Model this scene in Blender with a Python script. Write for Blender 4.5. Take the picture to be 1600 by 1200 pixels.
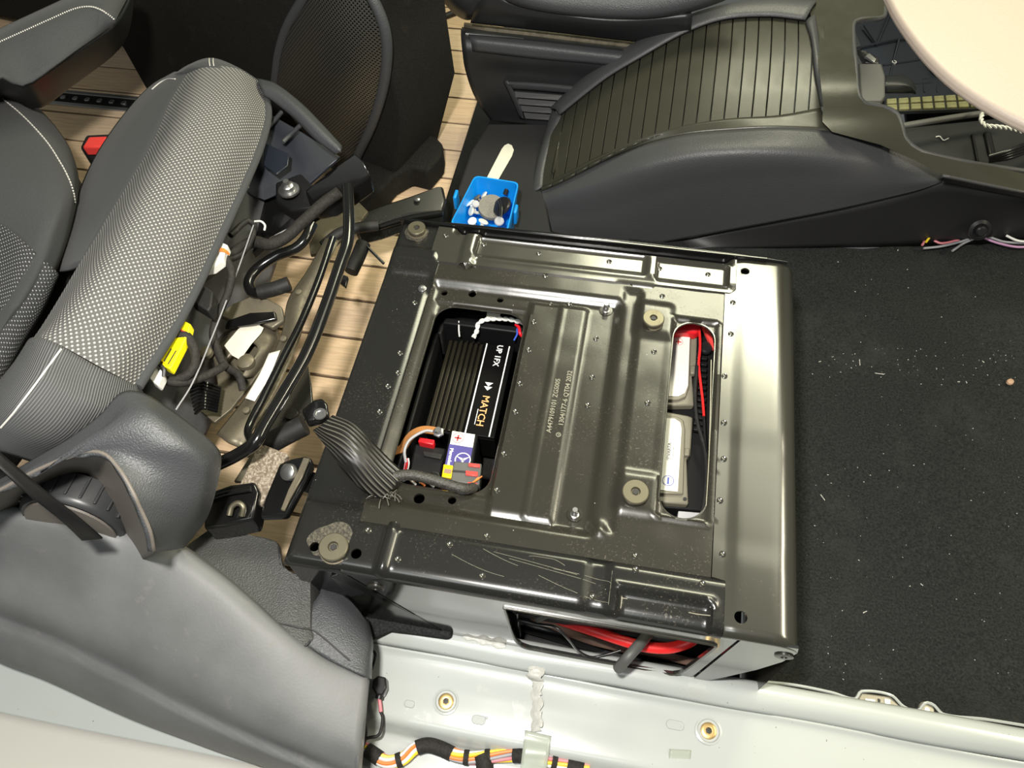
import bpy, bmesh, math, random
from mathutils import Vector, Matrix, noise
from mathutils.geometry import delaunay_2d_cdt
random.seed(7)
R = math.radians
for o in list(bpy.data.objects): bpy.data.objects.remove(o)
scene = bpy.context.scene
COL = scene.collection

# ------------------------------------------------------------------ camera
F = 1220.0
CAM = Vector((.306, -.227, 1.03))
AX = Vector((0.98302229, 0.13262705, -0.12679607))     # world axes seen in the lens frame (x right, y down, z forward)
AY = Vector((0.18008245, -0.82985108, 0.5281264))
AZ = Vector((-0.03517801, -0.54199377, -0.83964591))
cd = bpy.data.cameras.new('camera'); cam = bpy.data.objects.new('camera', cd); COL.objects.link(cam)
cd.sensor_width = 36; cd.lens = 36 * F / 1600; cd.clip_start = .02; cd.clip_end = 50
rot = Matrix(((AX[0], -AX[1], -AX[2]), (AY[0], -AY[1], -AY[2]), (AZ[0], -AZ[1], -AZ[2])))
cam.matrix_world = Matrix.Translation(CAM) @ rot.to_4x4()
scene.camera = cam

# ------------------------------------------------------------------ world, lamps, exposure
w = bpy.data.worlds.new('world'); scene.world = w; w.use_nodes = True
w.node_tree.nodes['Background'].inputs[0].default_value = (.80, .84, .78, 1)
w.node_tree.nodes['Background'].inputs[1].default_value = .13
def lamp(name, loc, target, energy, size, color, sizey=None):
    l = bpy.data.lights.new(name, 'AREA'); l.energy = energy; l.color = color
    l.shape = 'RECTANGLE'; l.size = size; l.size_y = sizey or size
    o = bpy.data.objects.new(name, l); COL.objects.link(o); o.location = loc
    o.rotation_euler = (Vector(target) - Vector(loc)).to_track_quat('-Z', 'Y').to_euler()
    return o
# a work lamp held by the lens, a tube lamp in front of the windscreen, a cabin roof lamp and the garage tubes outside the door, plus an added reflection fill
lamp('work_lamp', (.20, -.17, 1.24), (.0, .5, .1), 21, .06, (1, .96, .89))
lamp('windscreen_lamp', (1.55, .42, 1.36), (.45, .1, .28), 17, .9, (1, .92, .68), .14)
lamp('garage_panel', (-.1, -1.2, 2.3), (.2, .4, .1), 13, 1.3, (.95, 1, .98), .7)
lamp('cabin_lamp', (.60, 1.44, 1.50), (.4, .7, .3), 20, .85, (1, .98, .70), .32)
lamp('cover_reflection_fill', (.92, .92, 1.48), (.5, .35, .28), 3.6, .55, (1, .97, .74), .62)  # added unseen fill light, gives the front cover a broad reflection
scene.view_settings.view_transform = 'Standard'; scene.view_settings.look = 'None'
scene.view_settings.gamma = 1; scene.view_settings.use_curve_mapping = False
scene.view_settings.exposure = 0.0

# ------------------------------------------------------------------ pixel of the 1600x1200 survey -> point on a plane of the place
def ray(px, py):
    d = Vector((px - 800, py - 600, F)); return Vector((AX.dot(d), AY.dot(d), AZ.dot(d)))
def P(px, py, z=0.0):
    d = ray(px, py); return CAM + d * ((z - CAM.z) / d.z)
def PY(px, py, y):
    d = ray(px, py); return CAM + d * ((y - CAM.y) / d.y)
def CV(l): return [P(*p) for p in l]
def CY(l): return [PY(*p) for p in l]
def EXT(l, d=(-.35, 0, 0)):
    c = CV(l); return [c[0] + Vector(d), c[0] + Vector(d) * .5] + c

# ------------------------------------------------------------------ materials
MATS = {}
def mat(name, col, rough=.5, metal=0., bump=0., bscale=300., vary=0., vscale=40., spec=.5, ior=1.5, coat=0., rvar=0., dust=None, dustamt=.5, dscale=60., aniso=None, alpha=1., trans=0., detail=4., sheen=0., speck=None, dmask=None):
    m = bpy.data.materials.new(name); m.use_nodes = True; nt = m.node_tree; N = nt.nodes; L = nt.links
    b = N['Principled BSDF']; b.inputs['Base Color'].default_value = (*col, 1)
    b.inputs['Roughness'].default_value = rough; b.inputs['Metallic'].default_value = metal
    b.inputs['IOR'].default_value = ior; b.inputs['Specular IOR Level'].default_value = spec
    b.inputs['Coat Weight'].default_value = coat; b.inputs['Coat Roughness'].default_value = .08
    b.inputs['Alpha'].default_value = alpha; b.inputs['Transmission Weight'].default_value = trans
    if sheen: b.inputs['Sheen Weight'].default_value = sheen; b.inputs['Sheen Roughness'].default_value = .5
    tc = N.new('ShaderNodeTexCoord'); src = tc.outputs['Object']
    if aniso:
        mp = N.new('ShaderNodeMapping'); mp.inputs['Scale'].default_value = aniso; L.new(src, mp.inputs[0]); src = mp.outputs[0]
    def nz(scale, det=4., r=.55):
        n = N.new('ShaderNodeTexNoise'); n.inputs['Scale'].default_value = scale; n.inputs['Detail'].default_value = det
        n.inputs['Roughness'].default_value = r; L.new(src, n.inputs['Vector']); return n.outputs['Fac']
    def ramp(s, a, bb, ca=(0, 0, 0), cb=(1, 1, 1)):
        r = N.new('ShaderNodeValToRGB'); r.color_ramp.elements[0].position = a; r.color_ramp.elements[1].position = bb
        r.color_ramp.elements[0].color = (*ca, 1); r.color_ramp.elements[1].color = (*cb, 1); L.new(s, r.inputs[0]); return r.outputs[0]
    cur = None
    if vary:
        lo = tuple(c * (1 - vary) for c in col); hi = tuple(min(1, c * (1 + vary)) for c in col)
        cur = ramp(nz(vscale, detail), .3, .7, lo, hi)
    def mixin(fac, c2):
        nonlocal cur
        x = N.new('ShaderNodeMix'); x.data_type = 'RGBA'
        if cur: L.new(cur, x.inputs[6])
        else: x.inputs[6].default_value = (*col, 1)
        x.inputs[7].default_value = (*c2, 1); L.new(fac, x.inputs[0]); cur = x.outputs[2]
    if dust:
        f1 = ramp(nz(dscale, 8, .7), 1 - dustamt, min(1, 1.25 - dustamt))
        if dmask:
            mk = N.new('ShaderNodeMath'); mk.operation = 'MULTIPLY'; L.new(f1, mk.inputs[0]); L.new(ramp(nz(dmask, 5, .6), .45, .68), mk.inputs[1]); f1 = mk.outputs[0]
        mixin(f1, dust)
        rr = N.new('ShaderNodeMapRange'); L.new(f1, rr.inputs[0]); rr.inputs[3].default_value = rough; rr.inputs[4].default_value = .8
        L.new(rr.outputs[0], b.inputs['Roughness'])
    elif rvar:
        rr = N.new('ShaderNodeMapRange'); L.new(nz(25, 6), rr.inputs[0]); rr.inputs[1].default_value = .3; rr.inputs[2].default_value = .7
        rr.inputs[3].default_value = rough - rvar; rr.inputs[4].default_value = rough + rvar; L.new(rr.outputs[0], b.inputs['Roughness'])
    if speck:
        v = N.new('ShaderNodeTexNoise'); v.inputs['Scale'].default_value = speck[1]; v.inputs['Detail'].default_value = 1; L.new(src, v.inputs['Vector'])
        mixin(ramp(v.outputs['Fac'], speck[2], speck[2] + .03), speck[0])
    if cur: L.new(cur, b.inputs['Base Color'])
    if bump:
        bn = N.new('ShaderNodeBump'); bn.inputs['Strength'].default_value = 1; bn.inputs['Distance'].default_value = bump
        L.new(nz(bscale, 2, .5), bn.inputs['Height']); L.new(bn.outputs[0], b.inputs['Normal'])
    MATS[name] = m; return m
def dots(name, dark, light, pu, pv, thr, rough=.8, metal=0., bump=.0004, width=.22):
    """woven / perforated pattern in UV metres: staggered spots"""
    m = bpy.data.materials.new(name); m.use_nodes = True; nt = m.node_tree; N = nt.nodes; L = nt.links
    b = N['Principled BSDF']; b.inputs['Roughness'].default_value = rough; b.inputs['Metallic'].default_value = metal
    uv = N.new('ShaderNodeUVMap'); sp = N.new('ShaderNodeSeparateXYZ'); L.new(uv.outputs[0], sp.inputs[0])
    def mth(op, a, bb=None):
        x = N.new('ShaderNodeMath'); x.operation = op
        for i, s in enumerate((a, bb)):
            if s is None: continue
            if isinstance(s, (int, float)): x.inputs[i].default_value = s
            else: L.new(s, x.inputs[i])
        return x.outputs[0]
    cu = mth('COSINE', mth('MULTIPLY', sp.outputs[0], 2 * math.pi / pu)); cv = mth('COSINE', mth('MULTIPLY', sp.outputs[1], 2 * math.pi / pv))
    h = mth('MULTIPLY', cu, cv)
    r = N.new('ShaderNodeValToRGB'); r.color_ramp.elements[0].position = thr; r.color_ramp.elements[1].position = min(1, thr + width)
    r.color_ramp.elements[0].color = (*dark, 1); r.color_ramp.elements[1].color = (*light, 1); L.new(h, r.inputs[0]); L.new(r.outputs[0], b.inputs['Base Color'])
    bn = N.new('ShaderNodeBump'); bn.inputs['Distance'].default_value = bump; L.new(h, bn.inputs['Height']); L.new(bn.outputs[0], b.inputs['Normal'])
    MATS[name] = m; return m

dust = (.17, .145, .10)
mat('black_paint', (.012, .012, .011), .22, ior=1.6, dust=dust, dustamt=.44, dscale=420, dmask=11, speck=((.35, .33, .27), 330, .80), bump=.00004, bscale=60)
mat('dusty_paint', (.021, .0195, .015), .25, ior=1.6, dust=dust, dustamt=.43, dscale=380, dmask=14, speck=((.35, .33, .27), 330, .80), bump=.00006, bscale=80)
mat('gloss_black', (.006, .006, .006), .16, ior=1.6, dust=dust, dustamt=.27, dscale=70)
mat('cover_paint', (.030, .029, .022), .22, ior=1.95, dust=(.16, .15, .12), dustamt=.38, dscale=300, dmask=9)
mat('side_paint', (.020, .021, .021), .12, ior=2.1, coat=.6)
mat('bolt_zinc', (.17, .155, .11), .42, .75, dust=(.12, .10, .07), dustamt=.42, dscale=120)
mat('steel', (.55, .55, .55), .3, .95)
mat('void_black', (.005, .005, .0055), .55, spec=.3, dust=(.03, .03, .03), dustamt=.33, dscale=90)
mat('olive_pan', (.17, .15, .105), .42, .45, dust=(.10, .085, .06), dustamt=.55, dscale=60)
mat('rust_dust', (.15, .115, .08), .8, dust=(.50, .44, .35), dustamt=.55, dscale=320, bump=.0008, bscale=400)
mat('rubber', (.014, .0135, .013), .6, spec=.35, dust=(.06, .053, .043), dustamt=.45, dscale=120)
mat('tape_sleeve', (.022, .020, .018), .75, spec=.3, bump=.0004, bscale=500, vary=.4, vscale=300)
mat('plastic_grain', (.050, .053, .057), .45, bump=.0007, bscale=620)
mat('plastic_console', (.062, .063, .066), .47, bump=.0005, bscale=480, rvar=.05)
mat('plastic_dark', (.018, .019, .020), .42, bump=.0001, bscale=400)
mat('plastic_lower', (.022, .022, .023), .5, bump=.00015, bscale=400)
mat('plastic_taupe', (.13, .115, .10), .55, bump=.0002, bscale=500)
mat('plastic_knob', (.030, .031, .032), .38)
mat('trim_grey', (.125, .128, .130), .55, bump=.00015, bscale=350, vary=.12, vscale=14, dust=(.20, .185, .165), dustamt=.40, dscale=30)
mat('trim_pebble', (.050, .051, .048), .5, bump=.0011, bscale=560)
mat('navy_plastic', (.011, .014, .022), .32, bump=.00005)
mat('slat_plastic', (.040, .039, .028), .36, bump=.0001, bscale=600, rvar=.06)
mat('fabric_plain', (.043, .045, .048), .9, bump=.0003, bscale=900, vary=.15, vscale=700, sheen=.05)
mat('fabric_dark', (.038, .040, .043), .9, bump=.0003, bscale=900, vary=.2, vscale=600, sheen=.2)
mat('stitch', (.62, .60, .56), .8)
dots('fabric_dots', (.092, .091, .089), (.50, .485, .46), .0068, .0062, .30, width=.6)
dots('fabric_dots_dark', (.030, .031, .034), (.36, .36, .37), .0060, .0060, .62)
dots('fabric_ribs', (.055, .057, .06), (.13, .13, .13), .0030, .5, .2)
dots('grille_mesh', (.14, .138, .125), (.003, .003, .003), .0064, .0064, .22, .35, .8, .0003)
mat('felt', (.021, .0225, .022), .97, spec=.15, bump=.0012, bscale=520, vary=.5, vscale=350, dust=(.036, .038, .037), dustamt=.47, dscale=7, speck=((.22, .22, .2), 420, .79))
mat('felt_box', (.013, .0125, .011), .97, spec=.15, bump=.001, bscale=600, vary=.5, vscale=500, dust=(.04, .036, .028), dustamt=.42, dscale=9)
mat('platform_mat', (.022, .022, .022), .85, spec=.3, bump=.0003, bscale=500)
mat('plank_wood', (.66, .48, .31), .45, vary=.20, vscale=18, aniso=(1.2, 22, 8), bump=.0002, bscale=60, detail=8)
mat('plank_wood_b', (.70, .53, .36), .45, vary=.18, vscale=18, aniso=(1.2, 22, 8), bump=.0002, bscale=60, detail=8)
mat('plank_wood_c', (.63, .47, .325), .45, vary=.22, vscale=18, aniso=(1.2, 22, 8), bump=.0002, bscale=60, detail=8)
mat('seam_brown', (.10, .065, .04), .6)
mat('subfloor', (.012, .011, .010), .8)
mat('aluminium', (.55, .55, .55), .33, .9)
mat('white_paint', (.43, .455, .44), .22, coat=.3, rvar=.06, dust=(.40, .40, .35), dustamt=.40, dscale=14, bump=.0004, bscale=16, speck=((.16, .14, .11), 260, .785))
mat('step_paint', (.50, .49, .45), .4, dust=(.55, .47, .35), dustamt=.42, dscale=9, bump=.0003, bscale=40)
mat('sealant', (.50, .50, .46), .45, bump=.002, bscale=120)
mat('gold', (.66, .47, .20), .35, .8)
mat('tape_clear', (.50, .55, .47), .15, alpha=.55)
mat('blue_plastic', (.004, .27, .78), .35)
mat('ivory', (.74, .72, .60), .6, vary=.05, vscale=200)
mat('white_plastic', (.78, .78, .74), .4)
mat('grey_plastic', (.42, .42, .44), .4)
mat('sponge', (.20, .19, .165), .95, bump=.0006, bscale=900, vary=.3, vscale=700)
mat('beige', (.36, .30, .25), .5, bump=.00005, bscale=500, vary=.03, vscale=300)
mat('yellow_plastic', (.90, .78, .01), .4)
mat('yellow_fuse', (.85, .55, .01), .3)
mat('label_white', (.80, .78, .72), .55, vary=.03, vscale=300)
mat('label_cream', (.66, .63, .54), .6, vary=.05, vscale=200)
mat('label_purple', (.075, .065, .24), .4)
mat('print_red', (.65, .03, .03), .5)
mat('print_blue', (.06, .09, .40), .5)
mat('print_black', (.02, .02, .02), .5)
mat('dust_film', (.03, .028, .022), .6, dust=(.13, .115, .085), dustamt=.56, dscale=420, spec=.3)
mat('print_white', (.85, .85, .82), .5)
mat('print_orange', (.80, .42, .17), .5)
mat('amp_black', (.003, .003, .003), .5, spec=.1)
mat('amp_fin', (.030, .026, .017), .38, .6)
mat('battery_case', (.19, .175, .13), .45, bump=.0001, bscale=300)
mat('red_plastic', (.72, .012, .02), .35)
mat('red_cable', (.80, .02, .02), .4)
mat('brown_cable', (.27, .17, .13), .5)
mat('copper', (.62, .27, .09), .35, .75)
mat('fuse_red', (.80, .06, .05), .35)
mat('conn_grey', (.085, .085, .08), .5)
mat('wire_orange', (.85, .22, .04), .45); mat('wire_yellow', (.85, .62, .03), .45); mat('wire_white', (.75, .75, .72), .45)
mat('wire_grey', (.30, .30, .32), .45); mat('wire_pink', (.65, .22, .25), .45); mat('wire_violet', (.45, .25, .42), .45); mat('wire_blue', (.05, .12, .6), .4)
mat('grid_olive', (.17, .165, .075), .6, vary=.25, vscale=90)
mat('grommet', (.015, .015, .016), .3)
mat('stamp', (.30, .29, .23), .4, .3)
mat('wear', (.30, .28, .22), .4, .4)
mat('pebble', (.45, .29, .19), .6)
mat('crumb', (.65, .64, .58), .7)
mat('mesh_strap', (.030, .028, .024), .5, bump=.0008, bscale=700, vary=.7, vscale=420)
dots('braid', (.010, .009, .008), (.10, .095, .08), .25, .0052, .05, .45, 0., .0012, .8)

# ------------------------------------------------------------------ object helpers
WL = {}
def link(o): COL.objects.link(o); return o
def mesh_obj(name, verts, faces, m, parent=None, smooth=True, uvs=None, kind=None, label=None, sharp=40):
    n = len(verts); c = Vector((0, 0, 0))
    if n:
        lo = Vector((min(v[i] for v in verts) for i in range(3))); hi = Vector((max(v[i] for v in verts) for i in range(3))); c = (lo + hi) / 2
    me = bpy.data.meshes.new(name); me.from_pydata([Vector(v) - c for v in verts], [], faces); me.update()
    if uvs:
        ul = me.uv_layers.new(name='UVMap')
        for lp in me.loops: ul.data[lp.index].uv = uvs[lp.vertex_index]
    if smooth:
        me.polygons.foreach_set('use_smooth', [True] * len(me.polygons))
        try: me.set_sharp_from_angle(angle=R(sharp))
        except Exception: pass
    me.materials.append(MATS[m])
    o = link(bpy.data.objects.new(name, me)); WL[o.name] = c
    if parent is not None:
        o.parent = parent; o.location = c - WL[parent.name]
    else: o.location = c
    if kind: o['kind'] = kind
    if label: o['label'] = label
    return o
def thing(name, label, cat, loc, group=None):
    o = link(bpy.data.objects.new(name, None)); o.empty_display_size = .05; loc = Vector(loc); o.location = loc; WL[o.name] = loc
    o['label'] = label; o['category'] = cat
    if group: o['group'] = group
    return o
def tag(o, label, cat, group=None):
    o['label'] = label; o['category'] = cat
    if group: o['group'] = group
    return o
def bevel(o, w_, seg=2, ang=35):
    b = o.modifiers.new('bevel', 'BEVEL'); b.width = w_; b.segments = seg; b.limit_method = 'ANGLE'; b.angle_limit = R(ang); return o
def solid(o, t, off=-1.):
    s = o.modifiers.new('solid', 'SOLIDIFY'); s.thickness = t; s.offset = off; return o
def catmull(pts, n, closed=False):
    pts = [Vector(p) for p in pts]
    if len(pts) == 2: return [pts[0].lerp(pts[1], i / (n - 1)) for i in range(n)]
    d = [0.]
    for a, b in zip(pts, pts[1:]): d.append(d[-1] + (b - a).length)
    T = d[-1]; out = []; k = 0
    for i in range(n):
        t = T * i / (n - 1)
        while k < len(pts) - 2 and t > d[k + 1]: k += 1
        u = (t - d[k]) / max(1e-9, d[k + 1] - d[k]); u = min(1, max(0, u))
        p1, p2 = pts[k], pts[k + 1]; l = d[k + 1] - d[k]
        m1 = (p2 - pts[k - 1]) / max(1e-9, d[k + 1] - d[k - 1]) * l if k > 0 else (p2 - p1)
        m2 = (pts[k + 2] - p1) / max(1e-9, d[k + 2] - d[k]) * l if k < len(pts) - 2 else (p2 - p1)
        u2, u3 = u * u, u * u * u
        out.append(p1 * (2 * u3 - 3 * u2 + 1) + m1 * (u3 - 2 * u2 + u) + p2 * (3 * u2 - 2 * u3) + m2 * (u3 - u2))
    return out
def grid_of(curves, nu, nv):
    rows = [catmull(c, nu) for c in curves]
    cols = [catmull([r[i] for r in rows], nv) for i in range(nu)]
    return cols                                          # cols[i][j]
def loft(name, curves, m, parent=None, nu=40, nv=24, thick=0., off=-1., flip=False, pil=0., smooth=True):
    cols = grid_of(curves, nu, nv); verts = []; uvs = []
    lu = [0.]; mid = nv // 2
    for i in range(1, nu): lu.append(lu[-1] + (cols[i][mid] - cols[i - 1][mid]).length)
    for i in range(nu):
        v = 0.
        for j in range(nv):
            if j: v += (cols[i][j] - cols[i][j - 1]).length
            verts.append(cols[i][j]); uvs.append((lu[i], v))
    faces = []
    for i in range(nu - 1):
        for j in range(nv - 1):
            q = (i * nv + j, (i + 1) * nv + j, (i + 1) * nv + j + 1, i * nv + j + 1)
            faces.append(q)
    acc = 0.
    for q in faces[::max(1, len(faces) // 60)]:
        a, b, c, d = (verts[k] for k in q); acc += (c - a).cross(d - b).normalized().dot((CAM - a).normalized())
    if acc < 0: faces = [q[::-1] for q in faces]          # outer side faces the open door
    o = mesh_obj(name, verts, faces, m, parent, smooth, uvs, sharp=60)
    if thick: solid(o, thick, off)
    return o
def tube_data(pts, r, n=8, seg=None, flat=1.):
    seg = seg or max(2, len(pts) * 5)
    c = catmull(pts, seg); verts = []; faces = []; up = Vector((0, 0, 1)); prev = None
    for i, p in enumerate(c):
        t = (c[min(i + 1, seg - 1)] - c[max(i - 1, 0)]).normalized()
        if prev is None:
            a = t.cross(up)
            if a.length < .05: a = t.cross(Vector((1, 0, 0)))
        else: a = prev - t * prev.dot(t)
        a.normalize(); prev = a; b = t.cross(a); rr = r(i / (seg - 1)) if callable(r) else r
        for k in range(n):
            th = 2 * math.pi * k / n; verts.append(p + a * (rr * math.cos(th)) + b * (rr * flat * math.sin(th)))
    for i in range(seg - 1):
        for k in range(n):
            faces.append((i * n + k, i * n + (k + 1) % n, (i + 1) * n + (k + 1) % n, (i + 1) * n + k))
    faces.append(tuple(range(n))[::-1]); faces.append(tuple((seg - 1) * n + k for k in range(n)))
    return verts, faces
def tube(name, pts, r, m, parent=None, n=8, seg=None, flat=1.):
    v, f = tube_data(pts, r, n, seg, flat); return mesh_obj(name, v, f, m, parent, sharp=50)
def prism_data(top, depth):
    top = [Vector(p) for p in top]; n = len(top); dv = Vector((0, 0, -depth)) if not isinstance(depth, Vector) else depth
    nrm = sum(((top[i] - top[0]).cross(top[(i + 1) % n] - top[0]) for i in range(1, n)), Vector())
    if nrm.dot(-dv) < 0: top = top[::-1]
    v = top + [p + dv for p in top]
    f = [tuple(range(n)), tuple(range(2 * n - 1, n - 1, -1))] + [(i, i + n, (i + 1) % n + n, (i + 1) % n) for i in range(n)]
    return v, f
def prism(name, top, depth, m, parent=None, bev=.0, seg=2):
    v, f = prism_data(top, depth); o = mesh_obj(name, v, f, m, parent, smooth=bev > 0, sharp=35)
    if bev: bevel(o, bev, seg)
    return o
def box(name, c, s, m, parent=None, bev=.0, rz=0., mtx=None, seg=2):
    c = Vector(c); h = Vector(s) / 2; rm = mtx if mtx else Matrix.Rotation(rz, 3, 'Z'); v = []
    for x in (-1, 1):
        for y in (-1, 1):
            for z in (-1, 1): v.append(c + rm @ Vector((x * h.x, y * h.y, z * h.z)))
    f = [(0, 1, 3, 2), (4, 6, 7, 5), (0, 4, 5, 1), (2, 3, 7, 6), (0, 2, 6, 4), (1, 5, 7, 3)]
    o = mesh_obj(name, v, f, m, parent, smooth=bev > 0, sharp=35)
    if bev: bevel(o, bev, seg)
    return o
def revolve_data(prof, c, axis=(0, 0, 1), n=20):
    axis = Vector(axis).normalized(); a = axis.orthogonal().normalized(); b = axis.cross(a); c = Vector(c); v = []; f = []
    for r, h in prof:
        for k in range(n):
            th = 2 * math.pi * k / n; v.append(c + axis * h + (a * math.cos(th) + b * math.sin(th)) * max(r, 1e-5))
    for i in range(len(prof) - 1):
        for k in range(n): f.append((i * n + k, i * n + (k + 1) % n, (i + 1) * n + (k + 1) % n, (i + 1) * n + k))
    f.append(tuple(range(n))[::-1]); f.append(tuple((len(prof) - 1) * n + k for k in range(n)))
    return v, f
def revolve(name, prof, c, m, parent=None, axis=(0, 0, 1), n=20, sharp=35):
    v, f = revolve_data(prof, c, axis, n); return mesh_obj(name, v, f, m, parent, sharp=sharp)
def text(name, s, c, size, m, parent, rz=0., mtx=None, ext=.0002, bold=0.):
    cu = bpy.data.curves.new('t', 'FONT'); cu.body = s; cu.size = size; cu.extrude = ext; cu.align_x = 'CENTER'; cu.align_y = 'CENTER'; cu.resolution_u = 2; cu.offset = bold
    to = bpy.data.objects.new('t', cu); COL.objects.link(to); bpy.context.view_layer.update()
    me = bpy.data.meshes.new_from_object(to.evaluated_get(bpy.context.evaluated_depsgraph_get()))
    v = [x.co.copy() for x in me.vertices]; f = [tuple(p.vertices) for p in me.polygons]
    bpy.data.objects.remove(to); bpy.data.curves.remove(cu); bpy.data.meshes.remove(me)
    rm = mtx if mtx else Matrix.Rotation(rz, 3, 'Z'); c = Vector(c)
    return mesh_obj(name, [c + rm @ x for x in v], f, m, parent, smooth=False)
def resample_loop(loop, step):
    out = []
    for i, a in enumerate(loop):
        b = loop[(i + 1) % len(loop)]; a = Vector(a); b = Vector(b); n = max(1, int((b - a).length / step + .5))
        out += [a.lerp(b, k / n) for k in range(n)]
    return out
def rrect(x0, x1, y0, y1, r, n=6):
    pts = []
    for cx, cy, a0 in ((x1 - r, y1 - r, 0), (x0 + r, y1 - r, 90), (x0 + r, y0 + r, 180), (x1 - r, y0 + r, 270)):
        for k in range(n + 1):
            a = R(a0 + 90 * k / n); pts.append((cx + r * math.cos(a), cy + r * math.sin(a)))
    return pts
def circ(x, y, r, n=14): return [(x + r * math.cos(2 * math.pi * k / n), y + r * math.sin(2 * math.pi * k / n)) for k in range(n)]
def inside(p, loop):
    x, y = p; r = False; j = len(loop) - 1
    for i in range(len(loop)):
        xi, yi = loop[i][0], loop[i][1]; xj, yj = loop[j][0], loop[j][1]
        if (yi > y) != (yj > y) and x < (xj - xi) * (y - yi) / (yj - yi) + xi: r = not r
        j = i
    return r
def sheet(name, outline, holes, h, m, parent, step=.004, lip=.003, to3=None):
    """pressed sheet: 2-D outline with cut-outs, z (or a whole 3-D map) from a relief function, a folded lip along every edge"""
    loops = [resample_loop(outline, step)] + [resample_loop(q, step) for q in holes]
    V = []; Eg = []
    for lp in loops:
        s = len(V); V += [Vector((p[0], p[1])) for p in lp]; Eg += [(s + i, s + (i + 1) % len(lp)) for i in range(len(lp))]
    xs = [p[0] for p in outline]; ys = [p[1] for p in outline]
    ol = [(p[0], p[1]) for p in outline]; hb = [(min(p[0] for p in q), max(p[0] for p in q), min(p[1] for p in q), max(p[1] for p in q), q) for q in holes]
    def inhole(x, y): return any(a - 1e-9 < x < b and c - 1e-9 < y < d and inside((x, y), q) for a, b, c, d, q in hb)
    nx = int((max(xs) - min(xs)) / step); ny = int((max(ys) - min(ys)) / step)
    for i in range(1, nx):
        for j in range(1, ny):
            x = min(xs) + i * (max(xs) - min(xs)) / nx; y = min(ys) + j * (max(ys) - min(ys)) / ny
            if inside((x, y), ol) and not inhole(x, y): V.append(Vector((x, y)))
    co, _, fa, *_ = delaunay_2d_cdt(V, Eg, [], 0, 1e-6)
    F_ = []
    for f in fa:
        cx = sum(co[i][0] for i in f) / 3; cy = sum(co[i][1] for i in f) / 3
        if inside((cx, cy), ol) and not inhole(cx, cy): F_.append(tuple(f))
    to3 = to3 or (lambda x, y, z: Vector((x, y, z)))
    v3 = [to3(c[0], c[1], h(c[0], c[1])) for c in co]
    cnt = {}
    for f in F_:
        for a, b in zip(f, f[1:] + f[:1]): cnt[(a, b)] = 1
    low = {}
    if lip:
        for (a, b) in list(cnt):
            if (b, a) not in cnt:
                for q in (a, b):
                    if q not in low: low[q] = len(v3); v3.append(to3(co[q][0], co[q][1], h(co[q][0], co[q][1]) - lip))
                F_.append((b, a, low[a], low[b]))
    used = sorted({i for f in F_ for i in f}); mp = {u: i for i, u in enumerate(used)}
    return mesh_obj(name, [v3[u] for u in used], [tuple(mp[i] for i in f) for f in F_], m, parent, sharp=50)
def sm(a, b, x):
    t = min(1, max(0, (x - a) / (b - a))); return t * t * (3 - 2 * t)
def pad(x, y, x0, x1, y0, y1, s): return sm(x0 - s, x0, x) * (1 - sm(x1, x1 + s, x)) * sm(y0 - s, y0, y) * (1 - sm(y1, y1 + s, y))
from mathutils.bvhtree import BVHTree
def on_surface(o, pxs, off=.0008, n=None):
    """points lying on a part's own surface, a hair proud of it"""
    me = o.data; c = WL[o.name]; bv = BVHTree.FromPolygons([v.co + c for v in me.vertices], [tuple(p.vertices) for p in me.polygons]); out = []
    pxs = [Vector((*p, 0)) for p in pxs]
    if n: pxs = catmull(pxs, n)
    for p in pxs:
        d = ray(p[0], p[1]).normalized(); h = bv.ray_cast(CAM, d)
        if h[0] is not None:
            nn = h[1] if h[1].dot(d) < 0 else -h[1]; out.append(h[0] + nn * off)
    return out
def stitches(name, o, pxs, n, r=.0011):
    st = on_surface(o, pxs, .0006, n); v = []; f = []
    for i in range(0, len(st) - 1, 2):
        tv, tf = tube_data([st[i], st[i + 1]], r, 5, 2); n0 = len(v); v += tv; f += [tuple(n0 + k for k in q) for q in tf]
    return mesh_obj(name, v, f, 'stitch', o, kind='stuff')
def structure(o, label=None):
    o['kind'] = 'structure'
    if label: o['label'] = label
    return o

# ================================================================== THE PLACE
def PN(px, py, pt, nrm):
    d = ray(px, py); return CAM + d * ((Vector(pt) - CAM).dot(nrm) / d.dot(nrm))

# ---- plank floor
fl = structure(box('floor', (-.86, 1.05, -.011), (1.66, 2.4, .008), 'subfloor'), 'pale wooden plank floor with thin dark seams')
PITCH = .0785; Y0 = .389 - 5 * PITCH
pm = {}
for i in range(27):
    y = Y0 + i * PITCH; mt = random.choice(['plank_wood', 'plank_wood_b', 'plank_wood_c', 'plank_wood_b'])
    if mt not in pm:
        o = box('plank', (-.86, y + PITCH / 2, -.0035), (1.64, PITCH - .0052, .007), mt, fl, bev=.0006, seg=1); pm[mt] = o
    else:
        o = pm[mt].copy(); link(o); o.parent = fl; o.location = Vector((-.86, y + PITCH / 2, -.0035)) - WL[fl.name]
    if i == 0: s0 = box('seam_strip', (-.86, y, -.0045), (1.64, .0018, .006), 'seam_brown', fl)
    else: s = s0.copy(); link(s); s.parent = fl; s.location = Vector((-.86, y, -.0045)) - WL[fl.name]

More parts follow.
